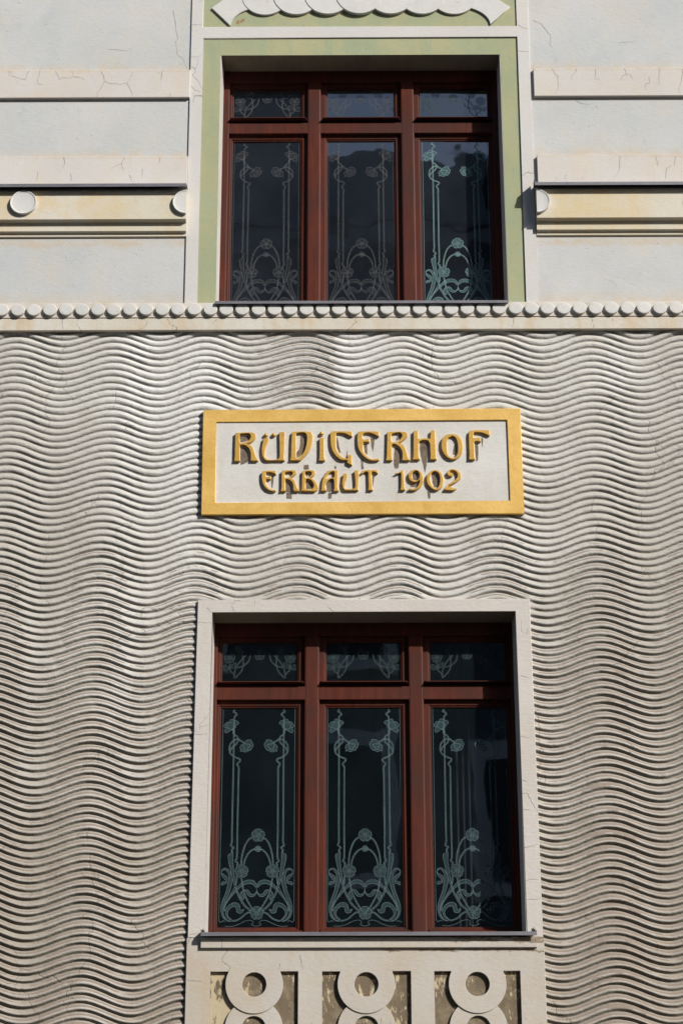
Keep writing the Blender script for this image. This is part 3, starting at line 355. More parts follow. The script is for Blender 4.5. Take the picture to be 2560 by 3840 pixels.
# ------------------------------------------------------------ object helpers
def link(name, me, mat=None, parent=None, smooth=None):
    o = bpy.data.objects.new(name, me); COL.objects.link(o)
    if mat is not None and not me.materials: me.materials.append(MATS[mat] if isinstance(mat, str) else mat)
    if parent is not None: o.parent = parent
    if smooth is not None:
        me.polygons.foreach_set('use_smooth', [smooth]*len(me.polygons))
    return o
def empty(name, loc, label=None, cat=None, group=None, parent=None):
    o = bpy.data.objects.new(name, None); COL.objects.link(o); o.location = loc
    o.empty_display_size = .2
    if label: o['label'] = label
    if cat: o['category'] = cat
    if group: o['group'] = group
    if parent is not None: o.parent = parent
    return o
def lab(o, t): o['label'] = t; return o
def structure(o, t=None):
    o['kind'] = 'structure'
    if t: o['label'] = t
    return o
def bm_box(bm, x0, x1, y0, y1, z0, z1, bev=0.):
    b2 = bmesh.new()
    r = bmesh.ops.create_cube(b2, size=1)
    for v in b2.verts:
        v.co = Vector(((x0+x1)/2+v.co.x*(x1-x0), (y0+y1)/2+v.co.y*(y1-y0), (z0+z1)/2+v.co.z*(z1-z0)))
    if bev: bmesh.ops.bevel(b2, geom=list(b2.edges), offset=bev, segments=2, profile=.5, affect='EDGES')
    me = bpy.data.meshes.new('tmp'); b2.to_mesh(me); b2.free(); bm.from_mesh(me); bpy.data.meshes.remove(me)
def mesh_of(bm, name):
    bmesh.ops.recalc_face_normals(bm, faces=list(bm.faces))
    me = bpy.data.meshes.new(name); bm.to_mesh(me); bm.free(); return me
def box(name, x0, x1, y0, y1, z0, z1, mat, parent=None, bev=.003):
    bm = bmesh.new(); bm_box(bm, x0, x1, y0, y1, z0, z1, bev)
    return link(name, mesh_of(bm, name), mat, parent)
def boxes(name, lst, mat, parent=None, bev=.003):
    bm = bmesh.new()
    for b in lst: bm_box(bm, *b, bev)
    return link(name, mesh_of(bm, name), mat, parent)
def hexa(bm, f, b):
    """solid between two quads: f front corners, b back corners (same order)"""
    vs = [bm.verts.new(p) for p in f+b]
    bm.faces.new(vs[0:4]); bm.faces.new(vs[7:3:-1])
    for i in range(4):
        j = (i+1) % 4; bm.faces.new((vs[i], vs[i+4], vs[j+4], vs[j]))
def smooth_poly(pts, closed=True, sub=4, corner=52):
    """round the traced outline but keep its sharp corners"""
    P = [np.array(p, float) for p in pts]; n = len(P); out = []
    sharp = []
    for i in range(n):
        if not closed and i in (0, n-1): sharp.append(True); continue
        a = P[i]-P[i-1]; b = P[(i+1) % n]-P[i]
        c = float(a@b/(np.linalg.norm(a)*np.linalg.norm(b)+1e-12))
        sharp.append(math.degrees(math.acos(max(-1, min(1, c)))) > corner)
    for i in range(n if closed else n-1):
        p1, p2 = P[i], P[(i+1) % n]; L = np.linalg.norm(p2-p1)
        def tan(k, other, first):
            if sharp[k]: return p2-p1
            q0, q2 = P[k-1], P[(k+1) % n]
            d = (q2-q0); d = d/(np.linalg.norm(d)+1e-12)*L
            return d
        t1 = tan(i, None, True); t2 = tan((i+1) % n, None, False)
        for s in range(sub):
            t = s/sub; h = (2*t**3-3*t**2+1, t**3-2*t**2+t, -2*t**3+3*t**2, t**3-t**2)
            out.append(tuple(h[0]*p1+h[1]*t1+h[2]*p2+h[3]*t2))
    if not closed: out.append(tuple(P[-1]))
    return out
def plate_mesh(name, polys, y0, y1, bev=0., segs=2):
    """flat plate in the wall plane with holes; front at y0, back at y1, rounded front and back edges"""
    cu = bpy.data.curves.new('tmpc', 'CURVE'); cu.dimensions = '2D'; cu.fill_mode = 'BOTH'
    for pl in polys:
        sp = cu.splines.new('POLY'); sp.points.add(len(pl)-1)
        for i, p in enumerate(pl): sp.points[i].co = (p[0], p[1], 0, 1)
        sp.use_cyclic_u = True
    T = (y1-y0)/2
    cu.extrude = max(T-bev, .0002); cu.bevel_depth = bev; cu.offset = -bev; cu.bevel_resolution = segs-1
    ob = bpy.data.objects.new('tmpo', cu); COL.objects.link(ob)
    me = bpy.data.meshes.new_from_object(ob)
    bpy.data.objects.remove(ob); bpy.data.curves.remove(cu)
    me.name = name
    yc = (y0+y1)/2
    co = np.empty(len(me.vertices)*3, np.float32); me.vertices.foreach_get('co', co); co = co.reshape(-1, 3)
    new = np.stack([co[:, 0], yc-co[:, 2], co[:, 1]], 1).ravel()
    me.vertices.foreach_set('co', new); me.update()
    return me
def plate(name, polys, y0, y1, mat, parent=None, bev=.002, segs=2):
    return link(name, plate_mesh(name, polys, y0, y1, bev, segs), mat, parent)
def circle(cx, cz, rx, rz=None, n=40, a0=0, a1=2*pi):
    rz = rz or rx
    return [(cx+rx*cos(a0+(a1-a0)*i/n), cz+rz*sin(a0+(a1-a0)*i/n)) for i in range(n if a1-a0 >= 2*pi-1e-6 else n+1)]
def rect(x0, x1, z0, z1): return [(x0, z0), (x1, z0), (x1, z1), (x0, z1)]
def copy_to(o, loc, parent):
    c = o.copy(); COL.objects.link(c); c.location = loc; c.parent = parent; return c

# ------------------------------------------------------------ ground, street
gm = bmesh.new()
bmesh.ops.create_grid(gm, x_segments=4, y_segments=4, size=600)
g = structure(link('ground', mesh_of(gm, 'ground'), 'ground_earth'), 'bare ground reaching to the horizon'); g.location.z = -.16
structure(box('pavement', -60, 60, -3.2, .6, -.2, 0, 'paving', None, .01), 'stone pavement in front of the facade')
structure(box('road', -80, 80, -16.2, -3.2, -.3, -.13, 'asphalt', None, 0), 'asphalt street in front of the facade')
structure(box('pavement', -60, 60, -20, -16.2, -.2, 0, 'paving', None, .01), 'stone pavement across the street')

# ------------------------------------------------------------ the facade: one building
house = empty('building', (0, 0, 0), 'pale apartment house facade with wave relief plaster and two red-framed triple windows', 'building')
wall = boxes('wall', [(-6, -1.20, .012, .32, 8.45, 13.6), (1.20, 6, .012, .32, 8.45, 13.6)], 'wall_plaster', house, .0)
lab(wall, 'smooth pale blue-grey plaster wall beside the upper window')
# string bands
for sx, x0, x1 in ((-1, -6, -1.2505), (1, 1.268, 6)):
    lab(box('string_band', x0, x1, -.017, .02, 10.264, 10.503, 'band_plaster', house, .004), 'cracked cream plaster band, upper, %s of the window' % ('left' if sx < 0 else 'right'))
    lab(box('string_band', x0, x1, -.019, .02, 9.44, 9.765, 'band_plaster', house, .004), 'cream plaster band above the metal strip, %s of the window' % ('left' if sx < 0 else 'right'))
# moulding under the metal strip: fascia and two steps
def moulding(x0, x1):
    prof = [(.02, 9.45), (-.071, 9.45), (-.071, 9.214), (-.028, 9.206), (-.028, 9.142), (-.0035, 9.136), (-.0035, 9.112), (.02, 9.107)]
    bm = bmesh.new()
    L = [bm.verts.new((x0, y, z)) for y, z in prof]; R = [bm.verts.new((x1, y, z)) for y, z in prof]
    n = len(prof)
    bm.faces.new(L); bm.faces.new(R[::-1])
    for i in range(n):
        j = (i+1) % n; bm.faces.new((L[i], L[j], R[j], R[i]))
    bmesh.ops.recalc_face_normals(bm, faces=list(bm.faces))
    es = [e for e in bm.edges if abs(e.verts[0].co.x-e.verts[1].co.x) > 1 and e.verts[0].co.y < .01]
    bmesh.ops.bevel(bm, geom=es, offset=.0025, segments=2, profile=.5, affect='EDGES')
    return link('moulding', mesh_of(bm, 'moulding'), 'moulding_plaster', house)
for sx, x0, x1 in ((-1, -6, -1.2465), (1, 1.246, 6)):
    m_ = lab(moulding(x0, x1), 'stepped yellowish moulding %s of the window' % ('left' if sx < 0 else 'right'))
    fl = bmesh.new()
    xa, xb = (x0, x1+.002) if sx < 0 else (x0-.012, x1)
    bm_box(fl, xa, xb, -.125, -.1225, 9.449, 9.475, .0008)      # folded drip edge
    hexa(fl, [(xa, -.1225, 9.473), (xb, -.1225, 9.473), (xb, -.1225, 9.4755), (xa, -.1225, 9.4755)],
             [(xa, .0, 9.500), (xb, .0, 9.500), (xb, .0, 9.5025), (xa, .0, 9.5025)])
    if sx > 0: hexa(fl, [(xa, -.12, 9.475), (xa+.003, -.12, 9.475), (xa+.003, -.105, 9.52), (xa, -.105, 9.52)], [(xa, -.02, 9.49), (xa+.003, -.02, 9.49), (xa+.003, -.02, 9.53), (xa, -.02, 9.53)])
    lab(link('metal_flashing', mesh_of(fl, 'metal_flashing'), 'zinc_sheet', house), 'grey sheet metal drip strip over the moulding %s of the window' % ('left' if sx < 0 else 'right'))
    # big dished discs on the fascia: a half one at the window, whole ones further out
def dished(name, cx, cz, r, y0, y1, half=0):
    bm = bmesh.new(); N = 56
    a0, a1 = (0, 2*pi) if not half else ((pi/2, 3*pi/2) if half < 0 else (-pi/2, pi/2))
    rs = [(0, y0+.0075), (r*.55, y0+.0065), (r*.84, y0+.0045), (r*.905, y0+.0015), (r*.94, y0), (r*.985, y0), (r, y0+.002), (r, y1)]
    n = N if not half else N//2
    rings = []
    for rr, y in rs:
        if rr == 0: rings.append([bm.verts.new((cx, y, cz))]); continue
        rings.append([bm.verts.new((cx+rr*cos(a0+(a1-a0)*i/n), y, cz+rr*sin(a0+(a1-a0)*i/n))) for i in range(n if not half else n+1)])
    for k in range(len(rings)-1):
        A, Bv = rings[k], rings[k+1]; m = len(Bv)
        for i in range(m if not half else m-1):
            j = (i+1) % m
            if len(A) == 1: bm.faces.new((A[0], Bv[i], Bv[j]))
            else: bm.faces.new((A[i], Bv[i], Bv[j], A[j]))
    if half:
        for side in (0, -1):
            pts = [rings[0][0]]+[q[side] for q in rings[1:]]+[bm.verts.new((cx, y1, cz))]
            bm.faces.new(pts)
    o = link(name, mesh_of(bm, name), 'disc_plaster', house)
    return o
DR_ = .0945
lab(dished('disc', -2.405, 9.343, DR_, -.097, -.07), 'whole round plaster disc with raised rim at far left')
lab(dished('disc', -1.2475, 9.343, DR_, -.097, -.07, -1), 'half round plaster disc cut off at the window surround, left')
lab(dished('disc', 1.2465, 9.341, DR_, -.097, -.07, 1), 'half round plaster disc cut off at the window surround, right')
for xx in (-3.56, -4.72, 2.405, 3.56, 4.72): dished('disc', xx, 9.343, DR_, -.097, -.07)

# ------------------------------------------------------------ upper window surround
sur = plate('window_surround', [[(-1.2465, 8.572), (-1.154, 8.572), (-1.160, 10.79), (1.160, 10.79), (1.152, 8.572), (1.2405, 8.572), (1.258, 13.6), (1.166, 13.6), (1.162, 10.886), (-1.168, 10.886), (-1.172, 13.6), (-1.262, 13.6)]], 0, .30, 'trim_plaster', house, .003)
lab(sur, 'cream plaster border round the green panels of the upper window')
grn = plate('green_panel', [rect(-1.18, 1.18, 8.50, 10.80), [(-1.027, 8.49), (-1.034, 10.644), (1.034, 10.644), (1.030, 8.49)]], .012, .30, 'green_paint', house, .001)
lab(grn, 'sage green painted frame round the upper window')
lab(box('green_panel', -1.19, 1.19, .0122, .30, 10.83, 13.6, 'green_paint', house, 0), 'sage green panel above the upper window, behind the scallops')
def reveal(xf, xb, zt, ztb, zb, y0, y1, mat, xo):
    for s in (-1, 1):
        bm = bmesh.new()
        hexa(bm, [(s*xf, y0, zb), (s*xo, y0, zb), (s*xo, y0, zt+.05), (s*xf, y0, zt)], [(s*xb, y1, zb), (s*xo, y1, zb), (s*xo, y1, zt+.05), (s*xb, y1, ztb)])
        o = link('reveal', mesh_of(bm, 'reveal'), mat, house)
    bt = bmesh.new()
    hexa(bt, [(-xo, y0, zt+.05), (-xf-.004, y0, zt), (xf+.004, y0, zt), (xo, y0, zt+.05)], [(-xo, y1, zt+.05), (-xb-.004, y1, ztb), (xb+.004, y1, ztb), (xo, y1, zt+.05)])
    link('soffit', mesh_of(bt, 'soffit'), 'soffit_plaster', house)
    return o
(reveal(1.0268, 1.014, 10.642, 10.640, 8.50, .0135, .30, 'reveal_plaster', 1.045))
# scalloped ornament above
orn = empty('scallop_ornament', (0, 0, 0), 'row of overlapping white plaster scales with pointed wings above the window', None, None, house)
xs_n = [-.829, -.586, -.362, -.140, .077, .292, .528, .750, .985]
cxs = [(-.829-.586)/2, (-.586-.362)/2, (-.362-.140)/2, (-.14+.077)/2+.0, (.077+.292)/2, (.292+.528)/2, (.528+.829)/2]
cxs = [-.708, -.474, -.240, -.006, .228, .462, .700]
def scallop(cx, layer, rb):
    pts = circle(cx, 11.165+rb, .176, .176, 64)
    plate('scale', [pts], -.020+.0045*layer, .014+.0001*layer, 'disc_plaster', orn, .002)
for i, cx in enumerate(cxs): scallop(cx, abs(i-3), 0)
wingL = [(-1.108, 11.055), (-.966, 10.897), (-.957, 10.935), (-.935, 10.972), (-.895, 11.008), (-.860, 11.028), (-.829, 11.041), (-.80, 11.25), (-.82, 11.40), (-.88, 11.33), (-.95, 11.22), (-1.03, 11.12)]
plate('wing', [smooth_poly(wingL, True, 3, 40)], -.003, .0145, 'disc_plaster', orn, .002)
wingR = [(-x if i not in (0,) else 1.115, z) for i, (x, z) in enumerate(wingL)]
plate('wing', [smooth_poly(wingR, True, 3, 40)[::-1]], -.003, .0146, 'disc_plaster', orn, .002)
box('rust_patch', -.90, -.86, .0115, .0125, 10.93, 10.96, 'drip_grime', house, 0) if False else None

# ------------------------------------------------------------ bead course and ledge band
lab(box('bead_course', -6, 6, -.018, .05, 8.4575, 8.5715, 'bead_back_plaster', house, .003), 'dirty cream strip that carries the row of round discs')
ledge = box('ledge_band', -6, 6, -.0125, .05, 8.362, 8.4545, 'ledge_plaster', house, .003)
lab(ledge, 'stained cream band under the row of discs')
bd = bmesh.new(); N = 36; rx, rz = .0482, .0445
rr = [(0, -.041), (.55, -.0412), (.93, -.0405), (1, -.038), (1.0, -.016)]
rings = []
for k, y in rr:
    rings.append([bd.verts.new((0, y, 0))] if k == 0 else [bd.verts.new((k*rx*cos(2*pi*i/N), y, k*rz*sin(2*pi*i/N))) for i in range(N)])
for k in range(len(rings)-1):
    A, Bv = rings[k], rings[k+1]
    for i in range(N):
        j = (i+1) % N
        if len(A) == 1: bd.faces.new((A[0], Bv[i], Bv[j]))
        else: bd.faces.new((A[i], Bv[i], Bv[j], A[j]))
bead_me = mesh_of(bd, 'round_bead')
for p in bead_me.polygons: p.use_smooth = False
bead0 = link('round_bead', bead_me, 'disc_plaster', house)
first = True
for k in range(-66, 36):
    x = 1.633+k*.1122
    if k in (-11,): x += .004
    loc = (x+random.uniform(-.0015, .0015), random.uniform(-.0015, .001), 8.5115+random.uniform(-.001, .001))
    if first: bead0.location = loc; o = bead0; first = False
    else: o = copy_to(bead0, loc, house)
    o.rotation_euler = (random.uniform(-.02, .02), 0, random.uniform(-.015, .015))

# ------------------------------------------------------------ windows
def etch_meshes(pane_cx, z0, stems, thin, leaves, roses, yf, half=True, w=.0092):
    """etched ornament: strips and outlines as one thin mesh, slot 0 lines, slot 1 frosted areas"""
    V = []; Fc = []; Mi = []
    def strip(pts, w, mi, closed=False, y=0):
        n = len(pts)
        if n < 2: return
        P = np.array(pts)
        if closed: T = np.roll(P, -1, 0)-np.roll(P, 1, 0)
        else: T = np.gradient(P, axis=0)
        T /= np.linalg.norm(T, axis=1)[:, None]+1e-9
        Nn = np.stack([-T[:, 1], T[:, 0]], 1)*w/2
        b = len(V)
        for p, q in zip(P+Nn, P-Nn): V.append((p[0], y, p[1])); V.append((q[0], y, q[1]))
        for i in range(n if closed else n-1):
            j = (i+1) % n
            Fc.append((b+2*i, b+2*i+1, b+2*j+1, b+2*j)); Mi.append(mi)
    from mathutils.geometry import tessellate_polygon
    def fill(pts, mi, y):
        b = len(V)
        for p in pts: V.append((p[0], y, p[1]))
        for t in tessellate_polygon([[Vector((p[0], p[1], 0)) for p in pts]]):
            Fc.append(tuple(b+i for i in t)); Mi.append(mi)
    for sgn in (-1, 1):
        f = lambda ps: [(-sgn*p[0], p[1]) for p in ps]
        for s in stems:
            q = smooth_poly(f(s), False, 4, 80)
            P = np.array(q); T = np.gradient(P, axis=0); T /= np.linalg.norm(T, axis=1)[:, None]+1e-9
            Nn = np.stack([-T[:, 1], T[:, 0]], 1)*w/2*.72
            strip(q, w*.75, 1, False, 0)
            strip([tuple(a) for a in P+Nn], .0019, 0, False, -.0004); strip([tuple(a) for a in P-Nn], .0019, 0, False, -.0004)
        for s in thin: strip(smooth_poly(f(s), False, 4, 80), .0020, 0, False, -.0004)
        for s in leaves:
            q = smooth_poly(f(s), True, 4, 70)
            fill(q, 1, -.0002); strip(q, .0020, 0, True, -.0005)
    for (cx, cz), r in roses:
        for sgn in ((-1, 1) if abs(cx) > .02 else (1,)):
            c = cx if sgn == 1 else -cx
            for k in range(5):
                a = pi/2+k*2*pi/5; pet = []
                for t in np.linspace(-1, 1, 13):
                    ang = a+t*.56; rad = r*(.99+.05*cos(t*9+k)) if abs(t) < .97 else r*.86
                    pet.append((c+rad*cos(ang), cz+rad*sin(ang)))
                pet += [(c+r*.55*cos(a+.42), cz+r*.55*sin(a+.42)), (c+r*.17*cos(a+.3), cz+r*.17*sin(a+.3)), (c+r*.17*cos(a-.3), cz+r*.17*sin(a-.3)), (c+r*.55*cos(a-.42), cz+r*.55*sin(a-.42))]
                fill(pet, 1, -.0006); strip(pet, .0020, 0, True, -.0008)
            strip(circle(c, cz, r*.14, None, 12), .0018, 0, True, -.0008)
    me = bpy.data.meshes.new('etching'); me.from_pydata(V, [], Fc)
    me.polygons.foreach_set('material_index', Mi); me.update()
    return me
ROSES = [((r[0][0], r[0][1]), (.042 if r[1] > .02 else .019)) for r in ROSES]
etch_big = etch_meshes(0, 0, STEMS, THIN, LEAVES, ROSES, 0)
etch_small = etch_meshes(0, 0, TSTEMS, [], TLEAVES, [((r[0][0], r[0][1]), r[1]) for r in TROSES], 0)
def etch_obj(me, faint, loc, off, parent, tl, label):
    m2 = me.copy(); m2.transform(Matrix.Translation(off)); tilt = (radians(tl[0]), 0, radians(tl[1]))
    sfx = ('', '_faint', '_dim', '_bright')[int(faint)]; m2.materials.append(MATS['etched_line'+sfx]); m2.materials.append(MATS['etched_fill'+sfx])
    o = bpy.data.objects.new('etched_ornament', m2); COL.objects.link(o); o.parent = parent; o.location = loc; o.rotation_euler = tilt
    o['label'] = label
    return o

def bar(x0, x1, yf, yb, z0, z1, ch=.012):
    bm = bmesh.new()
    hexa(bm, [(x0+ch, yf, z0), (x1-ch, yf, z0), (x1-ch, yf, z0+.0045), (x0+ch, yf, z0+.0045)], [(x0, yb, z0), (x1, yb, z0), (x1, yb, z1+.012), (x0, yb, z1+.012)])
    return mesh_of(bm, 'weather_bar')
def window(dz, label, tilts, faints, side):
    w = empty('window', (0, 0, 0), label, None, None, house)
    Y = .217
    zb = 4.10+dz
    fm = bmesh.new()
    for s in (-1, 1):
        a, b = sorted((s*.972, s*1.045))
        bm_box(fm, a, b, Y-.002, .31, zb, 6.33+dz, .006)
    bm_box(fm, -1.0, 1.0, Y+.002, .31, 6.185+dz, 6.33+dz, .006)
    link('outer_frame', mesh_of(fm, 'outer_frame'), 'red_wood', w)
    for a, b in ((-.393, -.294), (.297, .396)):
        mm = bmesh.new(); bm_box(mm, a, b, Y, .31, zb, 6.19+dz, .011)
        link('mullion', mesh_of(mm, 'mullion'), 'red_wood', w)
    box('transom', -.975, .975, Y+.0015, .30, 5.741+dz, 5.831+dz, 'red_wood', w, .003)
    bays = ((-.992, -.388, -.943, -.442), (-.299, .302, -.247, .246), (.391, .992, .443, .943))
    for bi, (a, b, ga, gb) in enumerate(bays):
        side_n = ('left', 'middle', 'right')[bi]
        for kind, z0, z1, g0, g1 in (('casement_sash', 4.15, 5.748, 4.241, 5.697), ('toplight_sash', 5.826, 6.20, 5.872, 6.150)):
            z0 += dz; z1 += dz; g0 += dz; g1 += dz
            sm = bmesh.new()
            ys = Y+.033
            for q in ((a, ga-.010, z0, z1), (gb+.010, b, z0, z1)): bm_box(sm, q[0], q[1], ys, .29, q[2], q[3], .005)
            for q in ((ga-.012, gb+.012, z0, g0-.010), (ga-.012, gb+.012, g1+.010, z1)): bm_box(sm, q[0], q[1], ys+.0008, .29, q[2], q[3], .005)
            # glazing bead inside the sash, one step back
            for q in ((ga-.012, ga, g0-.01, g1+.01), (gb, gb+.012, g0-.01, g1+.01)): bm_box(sm, q[0], q[1], ys+.009, .285, q[2], q[3], .003)
            for q in ((ga-.002, gb+.002, g0-.012, g0), (ga-.002, gb+.002, g1, g1+.012)): bm_box(sm, q[0], q[1], ys+.0095, .285, q[2], q[3], .003)
            link('sash', mesh_of(sm, kind), 'red_wood', w)
            o = link('pane', plate_mesh('pane', [rect(-.262, .262, g0-.008-(g0+g1)/2, g1+.008-(g0+g1)/2)], -.002, .002, 0), 'old_glass' if dz == 0 else 'old_glass_blue', w)
            o.location = ((ga+gb)/2, .272, (g0+g1)/2)
            tl = tilts[bi][0 if kind[0] == 'c' else 1]
            o.rotation_euler = (radians(tl[0]), 0, radians(tl[1]))
            lab(o, '%s %s pane with etched flowers' % (side_n, 'tall lower' if kind[0] == 'c' else 'small top'))
        link('weather_bar', bar(a+.01 if bi else -.972, b-.006 if bi < 2 else .972, Y-.036, .26, 4.197+dz, 4.213+dz), 'red_wood', w)
        link('weather_bar', bar(a+.01 if bi else -.972, b-.006 if bi < 2 else .972, Y-.034, .26, 5.853+dz, 5.868+dz), 'red_wood', w)
        fa = faints[bi]
        cx = (ga+gb)/2
        etch_obj(etch_big, fa, (cx, .272, (4.241+5.697)/2+dz), (0, -.0028, 5.741-(4.241+5.697)/2), w, tilts[bi][0], 'etched poppies and ribbons on the %s pane' % side_n)
        etch_obj(etch_small, 1 if fa == 1 else 2, (cx, .272, (5.872+6.150)/2+dz), (0, -.0028, 5.831-(5.872+6.150)/2), w, tilts[bi][1], 'etched leaves on the %s top pane' % side_n)
    # dark room behind
    rm = bmesh.new()
    X0, X1, Y0, Y1, Z0, Z1 = -1.6, 1.6, .322, 3.2, 3.95+dz, 6.75+dz
    for q in ((X0, X1, Y1, Y1+.1, Z0, Z1), (X0-.1, X0, Y0, Y1+.1, Z0, Z1), (X1, X1+.1, Y0, Y1+.1, Z0, Z1), (X0-.1, X1+.1, Y0, Y1+.1, Z0-.1, Z0), (X0-.1, X1+.1, Y0, Y1+.1, Z1, Z1+.1),
              (X0-.1, -1.01, .301, .321, Z0, Z1), (1.01, X1+.1, .301, .321, Z0, Z1), (-1.02, 1.02, .312, .321, 6.30+dz, Z1), (-1.02, 1.02, .312, .321, Z0, 4.13+dz)): bm_box(rm, *q, 0)
    lab(link('room', mesh_of(rm, 'room'), 'room_dark', house), 'dark room behind the %s window' % side)
    return w
NO = (0, 0)
W_low = window(0, 'lower triple window with red-brown wooden frame and bright etched glass', (((0, 0), (0, 0)), ((.15, .3), (0, .2)), ((-.1, .6), (.2, -.3))), (False, False, False), 'lower')
W_up = window(4.36, 'upper triple window with red-brown wooden frame in the green surround', (((0, -.4), (0, -.3)), ((.05, .0), (.0, .1)), ((.1, .8), (.0, .6))), (1, 1, 3), 'upper')
# curtains hanging in the lower room
def curtain(x0, x1, y, z0, z1, folds, amp):
    bm = bmesh.new(); n = folds*8
    A = []
    for i in range(n+1):
        t = i/n; x = x0+(x1-x0)*t; yy = y+amp*sin(t*folds*2*pi)
        A.append((bm.verts.new((x, yy, z0)), bm.verts.new((x, yy, z1))))
    for a, b in zip(A, A[1:]): bm.faces.new((a[0], b[0], b[1], a[1]))
    r = bmesh.ops.solidify(bm, geom=list(bm.faces), thickness=.004)
    return link('curtain', mesh_of(bm, 'curtain'), 'curtain_cloth', house, True)
for x0, x1 in ((-.20, -.10), (.06, .18), (.60, .72)): curtain(x0, x1, .50, 4.15, 6.35, 3, .012)

# ------------------------------------------------------------ sills
def sill_flashing(x0, x1, yf, zf, zt, yb, rise):
    bm = bmesh.new()
    bm_box(bm, x0, x1, yf, yf+.003, zf, zt, .001)
    hexa(bm, [(x0, yf+.003, zt-.0025), (x1, yf+.003, zt-.0025), (x1, yf+.003, zt), (x0, yf+.003, zt)], [(x0, yb, zt+rise-.003), (x1, yb, zt+rise-.003), (x1, yb, zt+rise), (x0, yb, zt+rise)])
    hexa(bm, [(x0, yf, zf-.012), (x1, yf, zf-.012), (x1, yf, zf+.002), (x0, yf, zf+.002)], [(x0, yf+.012, zf-.010), (x1, yf+.012, zf-.010), (x1, yf+.012, zf-.002), (x0, yf+.012, zf-.002)]) if False else None
    for s, x in ((1, x0), (-1, x1)):     # turned-up ends
        hexa(bm, [(x, yf+.004, zt-.002), (x+s*.003, yf+.004, zt-.002), (x+s*.003, yf+.016, zt+.012), (x, yf+.016, zt+.012)], [(x, .012, zt), (x+s*.003, .012, zt), (x+s*.003, .012, zt+.016), (x, .012, zt+.016)])
    return link('sill_flashing', mesh_of(bm, 'sill_flashing'), 'zinc_sheet', house)
lab(sill_flashing(-1.024, 1.026, -.062, 8.5405, 8.562, .24, .012), 'grey sheet metal sill of the upper window, over the beads')
lab(sill_flashing(-1.023, 1.064, -.060, 4.1265, 4.1505, .24, .010), 'grey sheet metal sill of the lower window')
bmg = bmesh.new()
for (x, z, s) in ((-1.016, 4.166, 1), (1.046, 4.170, 1)):
    pts = [(-.016, -.01), (.017, -.012), (.012, .004), (.018, .01), (.004, .006), (.008, .022), (-.003, .008), (-.012, .012), (-.007, .002)]
    vs = [bmg.verts.new((x+s*a, -.0012, z+b)) for a, b in pts]; vb = [bmg.verts.new((x+s*a, .004, z+b)) for a, b in pts]
    bmg.faces.new(vs); n = len(vs)
    for i in range(n): bmg.faces.new((vs[i], vb[i], vb[(i+1) % n], vs[(i+1) % n]))
lab(link('broken_plaster', mesh_of(bmg, 'broken_plaster'), 'grime_black', house), 'black broken corners at both ends of the lower sill')
lab(box('sill', -1.024, 1.066, -.022, .05, 4.060, 4.126, 'apron_plaster', house, .003), 'flat plaster sill band under the lower window')
for sx, xx in ((-1, -1.2), (1, 1.2)): pass
box('wall', -1.3, 1.3, .0505, .32, 8.36, 8.56, 'wall_plaster', house, 0)

# ------------------------------------------------------------ lower surround, apron with rings
rec = [(-.961, -.418), (-.269, .280), (.425, .957)]
lower = plate('window_surround', [[(-1.108, 4.128), (-1.004, 4.128), (-1.0, 6.279), (1.003, 6.279), (1.008, 4.128), (1.108, 4.128), (1.101, 6.367), (-1.096, 6.366)]], 0, .30, 'surround_plaster', house, .003)
lab(lower, 'plain cream plaster border round the lower window')
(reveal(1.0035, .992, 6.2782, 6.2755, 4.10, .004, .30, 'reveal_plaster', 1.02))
ZA = 2.72
ap = plate('apron', [rect(-1.112, 1.112, ZA-.12, 4.1275)]+[rect(a, b, ZA, 3.918) for a, b in rec], 0.0, .026, 'apron_plaster', house, .002)
lab(ap, 'plaster apron under the lower window with three sunk panels')
box('wall', -1.112, 1.112, .0262, .32, ZA-.12, 4.13, 'weathered_recess', house, 0)
lab(house.children[-1], 'brown weathered ground of the three sunk panels')
for (a, b), cx in zip(rec, (-.689, .004, .691)):
    for k in range(5):
        z = 3.8375-.266*k
        if z-.18 < ZA-.05: break
        outer = circle(cx, z, .178, .178, 72)
        if k == 0:
            # merges with the field above
            outer = [p for p in outer if p[1] < 3.9175]
            outer = [p for p in outer if True]
            outer.sort(key=lambda p: math.atan2(p[0]-cx, -(p[1]-z)))
            xl, xr = outer[0], outer[-1]
            outer = [(xl[0], 3.9195)]+outer+[(xr[0], 3.9195)]
        hole = circle(cx, z, .0745, .0745, 48)
        r_ = plate('ring', [outer, hole], .0002+.004*k if k == 0 else .007+.001*k, .0258, 'apron_plaster', house, .002)
        lab(r_, ('flat plaster ring, first from the top, in the %s sunk panel' if k == 0 else 'flat plaster ring lower down in the %s sunk panel') % ('left' if cx < -.1 else 'right' if cx > .1 else 'middle'))
box('plinth', -6, 6, -.04, .32, -.1, 2.62, 'plinth_stone', house, .01)

# ------------------------------------------------------------ wave relief, ridge by ridge
crest = [-2.45, -1.765, -1.128, -.43, .24, .886, 1.555, 2.21]
trough = [-2.12, -1.445, -.82, -.11, .53, 1.215, 1.895]
knots = sorted([(x, 0) for x in crest]+[(x, 1) for x in trough])
while knots[0][0] > -7: knots.insert(0, (knots[0][0]-.332, 1-knots[0][1]))
while knots[-1][0] < 7: knots.append((knots[-1][0]+.332, 1-knots[-1][1]))
kx = np.array([k[0] for k in knots]); kp = np.arange(len(knots), dtype=float)
base = knots[0][1]
AMP, PITCH, H, YV = .0435, .05175, .0175, .0345
Z_TOP = 8.50
def smooth_noise(seed, xs, f, n=6):
    r = np.random.RandomState(seed); o = np.zeros_like(xs, dtype=float)
    for i in range(n): o += np.sin(xs*f*(1+i*.83+r.rand()*.3)+r.rand()*6.28)/(1+i*.6)
    return o/2.2
def phase(x): return np.interp(x, kx, kp)
